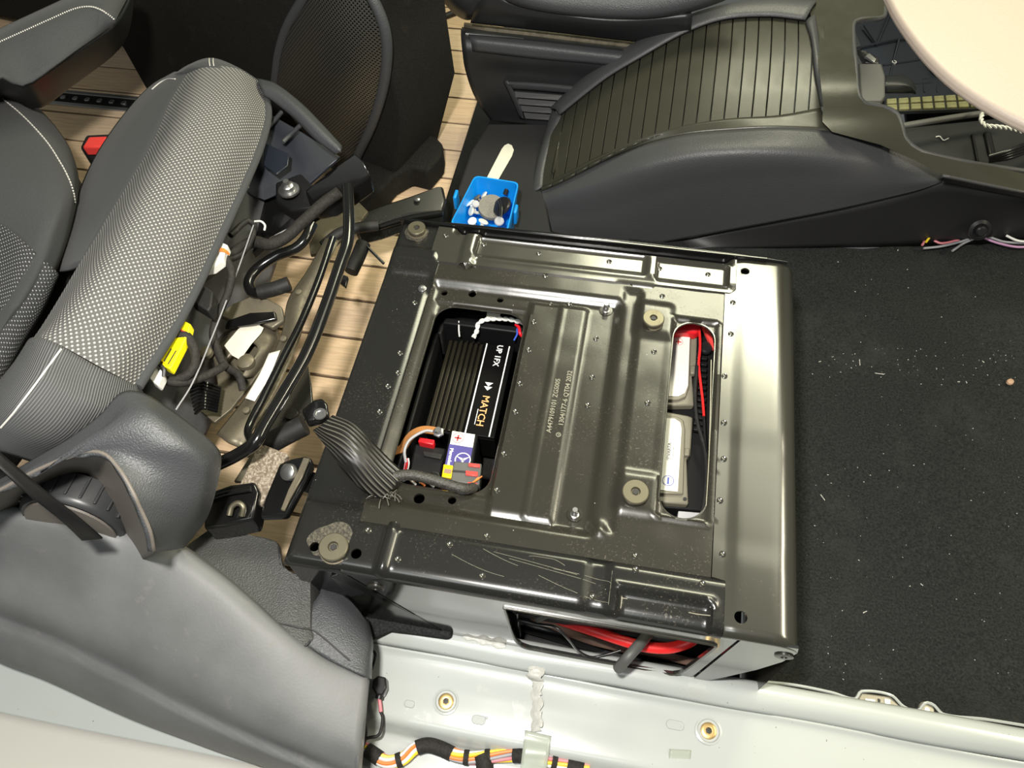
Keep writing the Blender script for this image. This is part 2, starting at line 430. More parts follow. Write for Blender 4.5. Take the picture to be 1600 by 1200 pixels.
# ---- white painted door sill (pressed body sheet seen bare)
sill = link(bpy.data.objects.new('door_sill', None)); WL[sill.name] = Vector((.3, -.1, .05)); sill.location = WL[sill.name]
structure(sill, 'bare white painted steel door sill along the open doorway')
def sillrow(y, z, x0=-.62, x1=1.25): return [Vector((x0 + (x1 - x0) * k / 11, y + .001 * math.sin(3.1 * k + 40 * y), z + .0006 * math.sin(2.3 * k + 55 * y))) for k in range(12)]
loft('inner_flange', [sillrow(.020, .02, .02), sillrow(.016, .070, .02), sillrow(.010, .094, .02), sillrow(-.004, .100, .02), sillrow(-.014, .096, .02), sillrow(-.022, .088, .02)], 'white_paint', sill, 60, 22, .002)
loft('sill_panel', [sillrow(-.022, .088), sillrow(-.030, .083), sillrow(-.06, .0815), sillrow(-.088, .0805), sillrow(-.100, .078), sillrow(-.108, .066), sillrow(-.113, .058), sillrow(-.14, .055), sillrow(-.17, .053)], 'white_paint', sill, 70, 60, .002)
loft('outer_step', [sillrow(-.17, .053), sillrow(-.24, .05), sillrow(-.33, .047), sillrow(-.345, .03), sillrow(-.35, -.05)], 'step_paint', sill, 60, 24, .002)
for px, py in ((697, 1096), (1107, 1142)):
    c = P(px, py, .0815); g = revolve('dimple_ring', [(.0150, -.001), (.0148, .0012), (.0125, .0017), (.0115, .0005), (.0110, -.001)], c, 'white_paint', sill, n=28)
    s = revolve('screw', [(.0090, 0), (.0088, .0022), (.0072, .0030), (.0035, .0026), (.0030, .0010)], c + Vector((0, 0, -.0002)), 'gold', sill, n=20)
    revolve('screw_socket', [(.0032, 0), (.0031, .0016), (.002, .0017)], c + Vector((0, 0, .0006)), 'print_black', s, n=6)
for px, py, w_, h_ in ((748, 1125, .016, .010), (1055, 1133, .020, .010), (640, 1100, .012, .008), (760, 1122, .003, .003)):
    c = P(px, py, .0815); v, f = prism_data([(c.x + q[0], c.y + q[1], c.z + .0012) for q in rrect(-w_ / 2, w_ / 2, -h_ / 2, h_ / 2, h_ * .45)], .0022)
    bevel(mesh_obj('pressed_tab', v, f, 'white_paint', sill), .0008)
sv = []; 
for k in range(14):
    px = 836 + 1.5 * math.sin(k * 1.9); py = 1040 + k * 8.0; sv.append(P(px, py, .083 if k > 2 else .093))
tube('seam_sealant', sv, lambda t: .0075 + .003 * math.sin(t * 23) ** 2, 'sealant', sill, 10, 90, .16)
tube('sealant_bead', CV([(725, 992, .101), (742, 998, .1005), (760, 1003, .100), (790, 1010, .1)]), lambda t: .0035 + .0015 * math.sin(t * 17), 'sealant', sill, 8, 30, .4)
# clip slot and lug along the carpet edge
cl = CV([(1338, 1098, .045), (1346, 1082, .045), (1392, 1088, .045), (1408, 1104, .045), (1400, 1114, .045), (1345, 1107, .045)])
prism('slot_plate', cl, .004, 'wear', sill, .0015)
for a, b in ((1352, 1368), (1372, 1376), (1382, 1392)):
    prism('slot_window', CV([(a, 1091, .0462), (b, 1093, .0462), (b - 1, 1104, .0462), (a + 1, 1102, .0462)]), .0016, 'white_plastic' if a != 1372 else 'print_black', sill, .0005)
lug = revolve('edge_lug', [(.0085, -.004), (.0085, 0), (.0075, .0008)], P(1448, 1108, .045), 'wear', sill, n=18)
revolve('lug_hole', [(.003, 0), (.0028, .0014)], P(1448, 1109, .0455), 'print_white', lug, n=12)
tube('edge_bead', CV([(1180, 1064, .05), (1240, 1070, .046), (1300, 1082, .046), (1336, 1092, .046), (1346, 1080, .048), (1392, 1086, .048), (1412, 1104, .046), (1434, 1110, .046), (1446, 1098, .048), (1458, 1101, .048), (1474, 1116, .046), (1540, 1124, .046), (1640, 1140, .046)]), .0018, 'white_paint', sill, 6, 90)
for k, (pts) in enumerate(([(820, 1140), (862, 1150), (852, 1215), (812, 1210)], [(1046, 1170), (1080, 1172), (1078, 1215), (1042, 1215)])):
    t_ = loft('tape_strip', [[P(*pts[0], .083), P(*pts[1], .083)], [P((pts[0][0] + pts[3][0]) / 2, (pts[0][1] + pts[3][1]) / 2, .079 if k else .084), P((pts[1][0] + pts[2][0]) / 2, (pts[1][1] + pts[2][1]) / 2, .079 if k else .083)], [P(*pts[3], .067 if k else .078), P(*pts[2], .067 if k else .076)]], 'tape_clear', None, 8, 10, .0005)
    tag(t_, ['strip of clear adhesive tape holding the wiring harness on the sill', 'small patch of clear tape near the lower frame edge on the sill'][k], 'tape')

# ---- black felt carpet of the front footwell
def cz(x, y): return .012 * sm(.07, .02, y) * 2.2 + .004 * noise.noise(Vector((x * 5, y * 5, .3))) + .0015 * noise.noise(Vector((x * 22, y * 22, 1.3)))
cp = sheet('carpet', [(.517, .021), (1.35, .021), (1.35, 1.02), (1.0, .92), (.85, .835), (.70, .79), (.3, .765), (.3, .482), (.517, .482)], [], cz, 'felt', None, .014, .010)
tag(cp, 'black felt carpet covering the footwell in front of the seat base', 'carpet')
v = []; f = []
def crumb(p, s, ln=1.):
    n0 = len(v); a = random.random() * 6.28; c, s_ = math.cos(a), math.sin(a)
    for dx, dy, dz in ((-ln, -.5, 0), (ln, -.4, 0), (ln * .8, .5, 0), (-ln * .7, .6, 0), (-.3 * ln, 0, .7), (.4 * ln, .1, .6)):
        v.append(p + Vector((dx * c - dy * s_, dx * s_ + dy * c, dz)) * s)
    f.extend([tuple(n0 + i for i in q) for q in ((0, 1, 5, 4), (1, 2, 5), (2, 3, 4, 5), (3, 0, 4))])
for k in range(150):
    if k < 60: px, py = 1270 + 320 * random.random(), 560 + random.gauss(0, 1) * 14 + 12 * (k / 60)
    else: px, py = 1270 + 330 * random.random(), 400 + 670 * random.random()
    p = P(px, py, .004); p.z = cz(p.x, p.y) + .0004; crumb(p, random.uniform(.0004, .0011))
for px, py, l in ((1344, 565, 6), (1376, 582, 7), (1282, 563, 2), (1538, 563, 2), (1404, 389, 2), (1500, 594, 2), (1512, 595, 2), (1287, 775, 5), (1353, 955, 3), (1442, 912, 2)):
    p = P(px, py, .004); p.z = cz(p.x, p.y) + .0008; crumb(p, .0011, l)
tag(mesh_obj('carpet_crumbs', v, f, 'crumb', None, False, kind='stuff'), 'pale crumbs and fibres scattered over the black carpet', 'debris')
pb = P(1578, 597, .006); pv, pf = revolve_data([(.001, 0), (.004, .001), (.0058, .003), (.0048, .0055), (.001, .0065)], pb - Vector((0, 0, .003)), (0, 0, 1), 9)
tag(mesh_obj('wood_chip', [Vector((q.x + .25 * (q.y - pb.y), q.y, q.z)) for q in pv], pf, 'pebble'), 'small tan chip lying on the black carpet near the right edge', 'chip')

# ---- black threshold panel and rubber platform behind the base
th = box('threshold_panel', (.015, .83, .008), (.11, .74, .020), 'black_paint', None, .003)
tag(th, 'glossy black threshold strip between the plank floor and the grey platform', 'floor panel')
pl_ = prism('platform', CV([(762, 192, .05), (862, 192, .05), (850, 300, .05), (862, 366, .05), (702, 348, .05), (716, 290, .05), (735, 235, .05)]), .031, 'platform_mat', None, .006, 3)
tag(pl_, 'dark grey rubber covered platform under the blue box', 'platform')

# ---- aluminium seat rail set in the planks
rl = thing('floor_rail', 'aluminium seat rail with a slotted channel let into the plank floor', 'rail', (-.86, .98, 0))
for dy, w_ in ((.019, .010), (-.019, .010)): box('rail_flange', (-.86, .980 + dy, .0015), (1.3, w_, .005), 'aluminium', rl, .001)
box('rail_channel', (-.86, .980, .0005), (1.3, .029, .003), 'void_black', rl)
tv, tf = None, None
for k in range(26):
    if k == 0: r0 = revolve('rail_tooth', [(.006, 0), (.006, .0022), (.005, .003)], (-1.2, .98, .002), 'steel', rl, n=10)
    else: r = r0.copy(); link(r); r.parent = rl; r.location = r0.location + Vector((k * .028, 0, 0))

# ================================================================== SEAT BASE
ZT = .28
sb = thing('seat_pedestal', 'black pressed steel seat base box with two openings in its top', 'seat pedestal', (.256, .24, 0))
def B(px, py, z=ZT): return P(px, py, z)
OPEN_ = rrect(.078, .191, .108, .356, .024, 8); SLOT = rrect(.3685, .418, .112, .367, .0245, 9)
def hc(x, y):     # centre panel relief
    z = ZT - .001
    tray = pad(x, y, .074, .297, .088, .376, .014)
    z -= .0085 * tray
    z += .0035 * pad(x, y, .234, .262, .09, .37, .004) * tray
    z += .003 * pad(x, y, .196, .232, .09, .37, .003) * tray
    z += .0030 * pad(x, y, .330, .360, .345, .381, .012) + .0030 * pad(x, y, .330, .360, .115, .150, .012)
    z -= .003 * pad(x, y, .31, .322, .09, .40, .008)
    z += .004 * math.exp(-((x - .3125) ** 2 + (y - .088) ** 2) / .00005)
    for q in (OPEN_, ):  # pressed-down rim round the openings
        dx = max(.078 - x, x - .191, 0); dy = max(.108 - y, y - .356, 0); d = math.hypot(dx, dy); z -= .0035 * (1 - sm(0, .004, d))
    dx = max(.3685 - x, x - .418, 0); dy = max(.112 - y, y - .367, 0); d = math.hypot(dx, dy); z += .0022 * (1 - sm(.002, .006, d)) - .004 * (1 - sm(0, .0022, d))
    return z + .0004 * noise.noise(Vector((x * 30, y * 30, 0)))
HOLES_C = [circ(*B(px, py).xy, r) for px, py, r in ((693, 450, .0042), (737, 452, .0050), (781, 461, .0042), (653, 773, .0060), (705, 776, .0045))]
sheet('centre_panel', [(.066, .0545), (.4255, .0545), (.4255, .424), (.066, .424)], [OPEN_, SLOT] + HOLES_C, hc, 'dusty_paint', sb, .0034, .0035)
def hr(x, y):
    z = ZT + .0005 - .006 * pad(x, y, .008, .06, .075, .385, .012)
    z -= .010 * sm(.058, .070, x) * pad(x, y, 0, 1, .10, .36, .02)
    z += .003 * pad(x, y, .005, .06, .415, .428, .006)
    d = min(x, y, .477 - y); z -= .010 * (1 - math.sqrt(max(0, 1 - (1 - min(1, max(0, d) / .010)) ** 2)))
    return z
HOLES_R = [circ(*B(px, py).xy, r) for px, py, r in ((492, 855, .0052),)]
sheet('rear_panel', [(0, 0), (.067, 0), (.067, .477), (0, .477)], HOLES_R, hr, 'black_paint', sb, .0036, .004)
def hf(x, y):
    z = ZT + .0015 + .002 * sm(.42, .43, y)
    z -= .010 * sm(.411, .395, y)
    z -= .0045 * pad(x, y, .113, .325, .432, .456, .006)
    z += .0045 * pad(x, y, .0965, .108, .412, .48, .005)
    z -= .007 * pad(x, y, .343, .426, .428, .456, .005)
    z -= .005 * sm(.416, .404, y) * pad(x, y, .30, .34, .3, .5, .01)
    z -= .011 * sm(.4595, .4635, y) * pad(x, y, .085, .425, .4, .5, .01)
    return z + .0003 * noise.noise(Vector((x * 26, y * 26, 4)))
sheet('far_rail', [(.054, .413), (.099, .413), (.104, .406), (.113, .413), (.312, .413), (.320, .405), (.334, .405), (.342, .416), (.432, .416), (.438, .422), (.438, .470), (.054, .470)], [], hf, 'cover_paint', sb, .0034, .003)
def hn(x, y):
    z = ZT + .002
    z -= .005 * sm(.048, .058, y) 
    z += .0050 * pad(x, y, .1010, .1075, -.1, .066, .0035)
    z -= .0085 * pad(x, y, .342, .424, .004, .023, .007)
    z += .0030 * pad(x, y, .336, .428, -.1, .030, .006)
    z -= .003 * pad(x, y, .312, .322, .0, .08, .01)
    d = y; z -= .012 * (1 - math.sqrt(max(0, 1 - (1 - min(1, max(0, d) / .012)) ** 2)))
    return z
sheet('near_rail', [(.062, 0), (.439, 0), (.439, .052), (.425, .054), (.425, .0585), (.066, .0585)], [circ(.0745, .0185, .0055)], hn, 'black_paint', sb, .0034, .003)
# rounded front cover: unrolled sheet bent over the front edge
RB = .024
def cover3(s, y, dz):
    x0 = .512 - RB
    if s <= x0: return Vector((s, y, ZT + .0015 + dz))
    a = (s - x0) / RB
    if a <= math.pi / 2: return Vector((x0 + RB * math.sin(a), y, ZT + .0015 - RB * (1 - math.cos(a)) + dz * math.cos(a)))
    return Vector((.512, y, ZT + .0015 - RB - RB * (a - math.pi / 2)))
def hcov(x, y):
    z = -.0012 * sm(.4475, .4435, x) - .0008 * pad(x, y, .44, .49, .1, .2, .03)
    d = min(y, .477 - y); return z - .006 * (1 - math.sqrt(max(0, 1 - (1 - min(1, max(0, d) / .006)) ** 2)))
SM = .512 - RB + RB * math.pi / 2 + .252
HCV = [circ(*B(1157, 965).xy, .0062), circ(*B(1164, 425).xy, .0055)]
def cover_out(): return [(.4262, .055), (.4395, .053), (.4395, 0), (SM, 0), (SM, .477), (.439, .477), (.439, .422), (.4262, .416)]
sheet('front_cover', cover_out(), HCV, hcov, 'cover_paint', sb, .0050, .003, cover3)
box('far_flange', (.238, .4735, .150), (.475, .0035, .275), 'gloss_black', sb, .001)
tube('far_lip', [Vector((.0, .4745, .284)), Vector((.25, .4755, .286)), Vector((.44, .476, .284)), Vector((.50, .476, .281))], .0024, 'gloss_black', sb, 8, 30)
box('rear_wall', (.0022, .2385, .138), (.003, .47, .268), 'black_paint', sb, .0008)
box('base_floor', (.256, .245, .010), (.505, .455, .006), 'void_black', sb)
# near side panel with the cable opening, drawn in x-z
def np3(x, z, d): return Vector((x, .0012 - d, z))
NOP = [(.228, .246), (.236, .128), (.243, .110), (.252, .104), (.405, .098), (.416, .101), (.423, .112), (.440, .236), (.438, .243)]
sheet('near_panel', [(.062, .275), (.455, .272), (.437, .090), (.17, .090), (.150, .11)], [NOP], lambda x, z: .0012 * sm(.268, .274, z), 'side_paint', sb, .0045, .003, np3)
sheet('front_side_panel', [(.457, .271), (.509, .276), (.5115, .262), (.507, .225), (.492, .180), (.470, .130), (.452, .092), (.440, .092)], [], lambda x, z: .0008, 'side_paint', sb, .0045, .003, np3)
sheet('rear_side_panel', [(.004, .268), (.060, .275), (.150, .108), (.150, .095), (.004, .095)], [], lambda x, z: .0006, 'gloss_black', sb, .0060, .003, np3)
tube('opening_rim', [np3(x, z, .001) for x, z in NOP + NOP[:1]], .0016, 'cover_paint', sb, 6, 110)
for px, py, z in ((587, 918, .258), (1225, 1025, .244)):
    c = PY(px, py, 0); r_ = revolve('side_bolt', [(.0092, -.001), (.0090, .0010), (.0070, .0016), (.0034, .0016), (.0030, .0004)], (c.x, .000, c.z), 'dusty_paint', sb, (0, -1, 0), 24)
# dust caked round the two rear bolts
for cx, cy, r_, sd in ((.047, .026, .031, 1.), (.026, .456, .020, 7.)):
    lp = []
    for k in range(40):
        a = 2 * math.pi * k / 40; rr = r_ * (.80 + .30 * noise.noise(Vector((1.3 * math.cos(a) + sd, 1.3 * math.sin(a), sd)))); x = min(.0655, max(.008, cx + rr * math.cos(a))); y = min(.468, max(.010, cy + rr * .8 * math.sin(a))); lp.append((x, y))
    sheet('dust_patch', lp, HOLES_R if cy < .1 else [], lambda x, y: hr(x, y) + .0009, 'dust_film', sb, .0025, .001)
# big washer-head bolts
for px, py, r_ in ((651, 357, .0118), (521, 855, .0150), (1021, 498, .0128), (993, 769, .0140)):
    c = B(px, py, ZT + .008); c.z = ZT + .0005
    b_ = revolve('seat_bolt', [(r_ * .80, 0), (r_ * .80, .0045), (r_, .0050), (r_ * 1.0, .0088), (r_ * .93, .0098), (r_ * .36, .0098), (r_ * .30, .0070)], c, 'bolt_zinc', sb, n=30)
    revolve('bolt_socket', [(r_ * .24, 0), (r_ * .23, .0022), (r_ * .12, .0022)], c + Vector((0, 0, .0068)), 'print_black', b_, n=6)
    revolve('washer', [(r_ * 1.05, 0), (r_ * 1.04, .0014), (r_ * .9, .0016)], c + Vector((0, 0, -.0002)), 'olive_pan', sb, n=30)
for px, py in ((947, 482), (898, 802)):
    c = B(px, py, .275); h = hc(c.x, c.y); c.z = h
    s_ = revolve('stud', [(.0046, 0), (.0046, .002), (.0033, .0026), (.0033, .0045), (.0030, .005), (.0033, .0055), (.0030, .006), (.0033, .0065), (.0033, .013), (.0026, .014)], c, 'steel', sb, n=14)
    revolve('stud_collar', [(.0085, 0), (.0080, .0010), (.005, .0012)], c, 'dusty_paint', sb, n=18)
for px, py, r_ in ((659, 447, .0042), (563, 749, .0048)):
    c = B(px, py); c.z = hr(c.x, c.y); revolve('small_bolt', [(r_ * 1.3, 0), (r_ * 1.25, .001), (r_, .0012), (r_ * .95, .0032), (r_ * .4, .0036), (r_ * .3, .0020)], c, 'steel', sb, n=14)
riv = [(697, 371), (842, 395), (852, 430), (756, 381), (647, 469), (861, 469), (890, 467), (834, 498), (826, 542), (624, 548), (932, 522), (621, 579), (812, 595), (926, 583), (919, 627),
       (952, 408), (1031, 417), (1107, 426), (1035, 462), (1145, 473), (1142, 522), (1022, 549), (1132, 588), (1012, 629), (805, 639), (787, 705), (776, 762), (576, 830), (761, 837), (622, 875),
       (1131, 661), (1131, 717), (1125, 782), (1129, 866), (993, 868), (993, 891), (926, 932), (1097, 913), (754, 901), (703, 852), (592, 640), (605, 600)]
def ztop(x, y):
    if x < .0665: return hr(x, y)
    if x > .4262: return ZT + .0015 + hcov(x, y)
    if y > .4135: return hf(x, y)
    if y < .0545: return hn(x, y)
    return hc(x, y)
r0 = None
for px, py in riv:
    c = B(px, py); c.z = ztop(c.x, c.y) - .0002
    if r0 is None: r0 = revolve('spot_weld', [(.0034, 0), (.0034, .0009), (.0026, .0015), (.0015, .0008), (.0004, .0006)], c, 'cover_paint', sb, n=12); rc = c
    else: q = r0.copy(); link(q); q.parent = sb; q.location = r0.location + (c - rc)
g = text('stamped_number', 'A4479109101 ZGS005', (0.2435, .228, hc(.2435, .228) + .0002), .0078, 'stamp', sb, R(90), ext=.0002)
text('stamped_number', '1304/177-6 QT04 2032', (.2555, .240, hc(.2555, .24) + .0002), .0078, 'stamp', sb, R(90), ext=.0002)
revolve('stamped_mark', [(.0028, 0), (.0028, .0004), (.0021, .0004), (.0021, 0)], (.2545, .191, hc(.2545, .191)), 'stamp', sb, n=16)
text('stamped_letter', 'o', (.2545, .191, hc(.2545, .191) + .0002), .005, 'stamp', sb, R(90))
# scratches worn through the paint along the folds
for pts in ([(1112, 560), (1109, 700), (1104, 790)], [(952, 935), (975, 933), (1085, 957), (1110, 962)]):
    c = [B(*p) for p in pts]
    for p in c: p.z = ztop(p.x, p.y) - .0003
    tube('worn_edge', c, .0006, 'wear', sb, 6, 30)
for k in range(11):
    x0 = .17 + .022 * k * random.random() + .012 * k; y0 = .012 + .034 * random.random(); l = random.uniform(.03, .09); b_ = random.uniform(-.012, .012); pts = []
    for q in range(9):
        t = q / 8; x = min(.33, x0 + l * t); y = min(.046, max(.010, y0 + b_ * math.sin(2.2 * t) - .01 * t)); pts.append(Vector((x, y, hn(x, y) + .0001)))
    tube('scratch', pts, .00014, 'stamp', sb, 5, 24)
# seat fixing rails below the top around the openings: inner edges
tube('opening_hem', [Vector((x, y, hc(x, y) - .002)) for x, y in OPEN_ + OPEN_[:1]], .0013, 'cover_paint', sb, 6, 150)
tube('slot_hem', [Vector((x, y, hc(x, y) - .001)) for x, y in SLOT + SLOT[:1]], .0014, 'cover_paint', sb, 6, 150)
# dark gusset foot at the near rear corner
gs = CV([(515, 902, .262), (532, 896, .262), (702, 985, .112), (690, 990, .105), (600, 968, .105), (560, 945, .16)])
prism('gusset', gs, Vector((0, .012, -.004)), 'gloss_black', sb, .001)
fs = prism('felt_strip', CV([(560, 955, .112), (600, 965, .112), (640, 972, .112), (700, 982, .112), (708, 990, .112), (700, 997, .112), (650, 990, .112), (610, 985, .112), (575, 1000, .112), (560, 985, .112)]), .012, 'felt', None, .004)
tag(fs, 'black felt strip tucked between the base and the white sill', 'felt strip')

# ================================================================== INSIDE THE BASE
RM = Matrix.Rotation(R(-90), 3, 'Z')
ZA = .205
am = thing('amplifier', 'black finned audio amplifier with white lines inside the large opening', 'amplifier', P(735, 605, ZA) - Vector((0, 0, .05)))
a0, a1 = P(700, 527, ZA), P(806, 545, ZA); b0, b1 = P(666, 668, ZA), P(770, 688, ZA)
ax0, ax1 = (a0.x + b0.x) / 2, (a1.x + b1.x) / 2; ay1, ay0 = (a0.y + a1.y) / 2, (b0.y + b1.y) / 2
fx = P(742, 600, ZA).x
box('amplifier_body', ((ax0 + ax1) / 2, (ay0 + ay1) / 2, ZA - .027), (ax1 - ax0, ay1 - ay0, .046), 'amp_black', am, .002)
box('top_plate', ((fx + ax1) / 2, (ay0 + ay1) / 2, ZA - .001), (ax1 - fx, ay1 - ay0, .005), 'amp_black', am, .0012)
nf = 7
for k in range(nf):
    x = ax0 + (fx - ax0) * (k + .45) / nf
    if k == 0: f0 = box('cooling_fin', (x, (ay0 + ay1) / 2, ZA - .0045), (.0048, ay1 - ay0 - .004, .011), 'amp_fin', am, .001); fxx = x
    else: q = f0.copy(); link(q); q.parent = am; q.location = f0.location + Vector((x - fxx, 0, 0))
l1 = P(746, 600, ZA).x; l2 = P(781, 610, ZA).x; zt = ZA + .0017
for x in (l1, l2): box('white_line', (x, (ay0 + ay1) / 2, zt), (.0016, ay1 - ay0 - .002, .0006), 'print_white', am)
c = P(772, 556, ZA); text('model_print', 'UP 1FX', ((l1 + l2) / 2 + .0025, c.y, zt), .0105, 'print_white', am, R(-90), bold=.0002)
c = P(763, 605, ZA)
for k in range(2):
    y = c.y + .003 - k * .0062; prism('logo_arrow', [(c.x - .0052, y + .0028, zt + .0003), (c.x + .0052, y + .0028, zt + .0003), (c.x, y - .003, zt + .0003)], .0004, 'print_white', am)
c = P(755, 643, ZA); text('logo_print', 'MATCH', ((l1 + l2) / 2 - .0002, c.y, zt), .0128, 'print_orange', am, R(-90), bold=.0001)
c = P(746, 650, ZA); box('logo_underline', (c.x - .0008, c.y - .002, zt), (.0008, .022, .0005), 'print_white', am)
for k in range(4): box('port', (P(722 + 9 * k, 529, ZA).x, ay1 + .0015, ZA - .004), (.0045, .004, .006), 'amp_black', am, .0006)
# inner tray the amplifier sits on
it = thing('inner_tray', 'dark felted tray lining the inside of the large opening', 'tray', (.135, .25, .10))
box('tray_floor', (.125, .255, .128), (.112, .20, .012), 'felt_box', it, .002)
box('tray_back', (.135, .372, .175), (.12, .010, .075), 'void_black', it, .002)
box('tray_side', (.072, .24, .170), (.006, .21, .10), 'void_black', it, .002)
box('tray_ledge', P(722, 505, .19) + Vector((.01, .01, -.01)), (.085, .022, .018), 'void_black', it, .003)
box('tray_bracket', P(688, 515, .20) - Vector((0, 0, .02)), (.008, .020, .05), 'rubber', it, .002)
# white twisted pair
def twist(name, pts, r, m, label, turns, parent=None):
    o = thing(name, label, 'cable', catmull(pts, 5)[2])
    c = catmull(pts, turns * 8)
    for s in (0, 1):
        q = []
        for i, p in enumerate(c):
            t = (c[min(i + 1, len(c) - 1)] - c[max(i - 1, 0)]).normalized(); a = t.cross(Vector((0, 0, 1))).normalized(); b = t.cross(a)
            th = math.pi * s + 2 * math.pi * turns * i / len(c); q.append(p + (a * math.cos(th) + b * math.sin(th)) * r * .95)
        tube('strand', q, r, m, o, 6, len(c) * 2)
    return o
tw = twist('twisted_cable', CV([(740, 527, .212), (746, 515, .216), (747, 506, .220), (757, 500, .224), (775, 498, .226), (795, 499, .226), (812, 503, .222), (830, 506, .215)]), .0017, 'wire_white', 'white twisted wire pair running from the amplifier to the right', 6)
tube('wire_end', CV([(718, 526, .208), (717, 515, .210), (717, 502, .212)]), .0011, 'wire_white', tw, 6)
prism('wire_tag', CV([(761, 488, .228), (782, 490, .228), (781, 497, .228), (760, 495, .228)]), .001, 'label_cream', tw)
tag(tube('red_wire', CV([(806, 507, .212), (811, 512, .214), (813, 522, .212), (822, 530, .2)]), .0022, 'red_plastic'), 'short red wire peeking out at the right rim of the large opening', 'wire')
tag(tube('blue_wire', CV([(803, 532, .21), (808, 522, .212), (808, 514, .212), (816, 500, .2)]), .0012, 'wire_blue'), 'thin blue wire beside the red wire in the large opening', 'wire')
# small backup battery with purple label
ZB = .222
bb = thing('backup_battery', 'small backup battery with a white and purple label in the large opening', 'battery', P(715, 715, .17))
q = [P(*p, ZB) for p in ((703, 671), (747, 678), (733, 768), (686, 760))]
prism('battery_case', q, .07, 'void_black', bb, .003)
ex = (q[1] - q[0]).normalized(); ey = (q[0] - q[3]).normalized()
def bp(u, v_, dz=.0): return q[3] + (q[2] - q[3]) * u + (q[0] - q[3]) * v_ + Vector((0, 0, dz))
prism('label_upper', [bp(.10, .74, .0008), bp(.88, .74, .0008), bp(.88, .975, .0008), bp(.10, .975, .0008)], .0006, 'label_white', bb)
prism('label_lower', [bp(.05, .18, .0008), bp(.86, .18, .0008), bp(.88, .738, .0008), bp(.08, .738, .0008)], .0006, 'label_purple', bb)
c = bp(.33, .865, .0009); ang = math.atan2(ex.y, ex.x); rz = Matrix.Rotation(ang, 3, 'Z')
for s in ((.0082, .0019, .0006), (.0019, .0082, .0006)): box('plus_sign', c, s, 'print_red', bb, mtx=rz)
def ringp(name, c, r, w_, m, par, n=28):
    v, f = [], []
    for k in range(n):
        for rr in (r - w_, r):
            a = 2 * math.pi * k / n; v.append(c + Vector((rr * math.cos(a), rr * math.sin(a), .0003)))
    for k in range(n): j = (k + 1) % n; f.append((2 * k, 2 * k + 1, 2 * j + 1, 2 * j))
    return mesh_obj(name, v, f, m, par, False)
ringp('plus_ring', c, .0068, .0006, 'print_red', bb)
c = bp(.62, .50, .0009); ringp('emblem_ring', c, .0094, .0012, 'print_white', bb)
for k in range(3):
    a = R(35 + 120 * k); d = Vector((math.cos(a), math.sin(a), 0)); e = Vector((-d.y, d.x, 0)) * .0016
    prism('emblem_ray', [c + d * .0088 + Vector((0, 0, .0003)), c + e + Vector((0, 0, .0003)), c - e + Vector((0, 0, .0003))], .0003, 'print_white', bb)
text('label_print', 'Mercedes', bp(.19, .52, .0010), .0056, 'print_white', bb, mtx=Matrix.Rotation(math.atan2(-ey.y, -ey.x), 3, 'Z'), bold=.0002)
# busbar, bolt, red block and black holder
bu = thing('busbar_cable', 'flat copper busbar with a bolted ring terminal beside the backup battery', 'busbar', P(650, 685, .2))
st = CV([(612, 706, .235), (628, 700, .235), (636, 688, .236), (646, 677, .236), (662, 671, .235), (688, 674, .233)])
cc = catmull(st, 30); v = []; f = []
for i, p in enumerate(cc):
    t = (cc[min(i + 1, 29)] - cc[max(i - 1, 0)]).normalized(); a = t.cross(Vector((0, 0, 1))).normalized() * .0048
    v += [p - a, p + a, p + a - Vector((0, 0, .0018)), p - a - Vector((0, 0, .0018))]
for i in range(29):
    for k in range(4): f.append((4 * i + k, 4 * i + (k + 1) % 4, 4 * i + 4 + (k + 1) % 4, 4 * i + 4 + k))
f += [(0, 1, 2, 3)[::-1], (116, 117, 118, 119)]
mesh_obj('busbar', v, f, 'copper', bu, False)
tube('sense_wire', CV([(634, 722, .228), (632, 705, .236), (638, 690, .239), (650, 680, .240), (666, 673, .240), (676, 674, .238)]), .0018, 'wire_grey', bu, 8)
tb = revolve('terminal_bolt', [(.0068, -.002), (.0066, .0006), (.0048, .0010), (.0046, .0052), (.0038, .0060)], P(685, 675, .235), 'steel', bu, n=6)
for k in range(3): tube('thin_wire', CV([(634 + 2 * k, 716, .228), (633 + 3 * k, 724, .225), (631 + 3 * k, 735, .215)]), .0008, ('wire_pink', 'red_cable', 'wire_white')[k], bu, 6)
fh = thing('fuse_holder', 'black fuse holder box with a red block beside the copper busbar', 'fuse holder', P(660, 710, .15))
prism('holder_body', CV([(648, 692, .205), (698, 700, .205), (686, 752, .205), (637, 742, .205)]), .06, 'void_black', fh, .003)
prism('red_block', CV([(655, 683, .216), (679, 687, .216), (677, 695, .216), (653, 690, .216)]), .012, 'red_plastic', fh, .001)
prism('clip_latch', CV([(660, 704, .2095), (692, 709, .2095), (689, 717, .2095), (662, 712, .2095)]), .006, 'rubber', fh, .001)
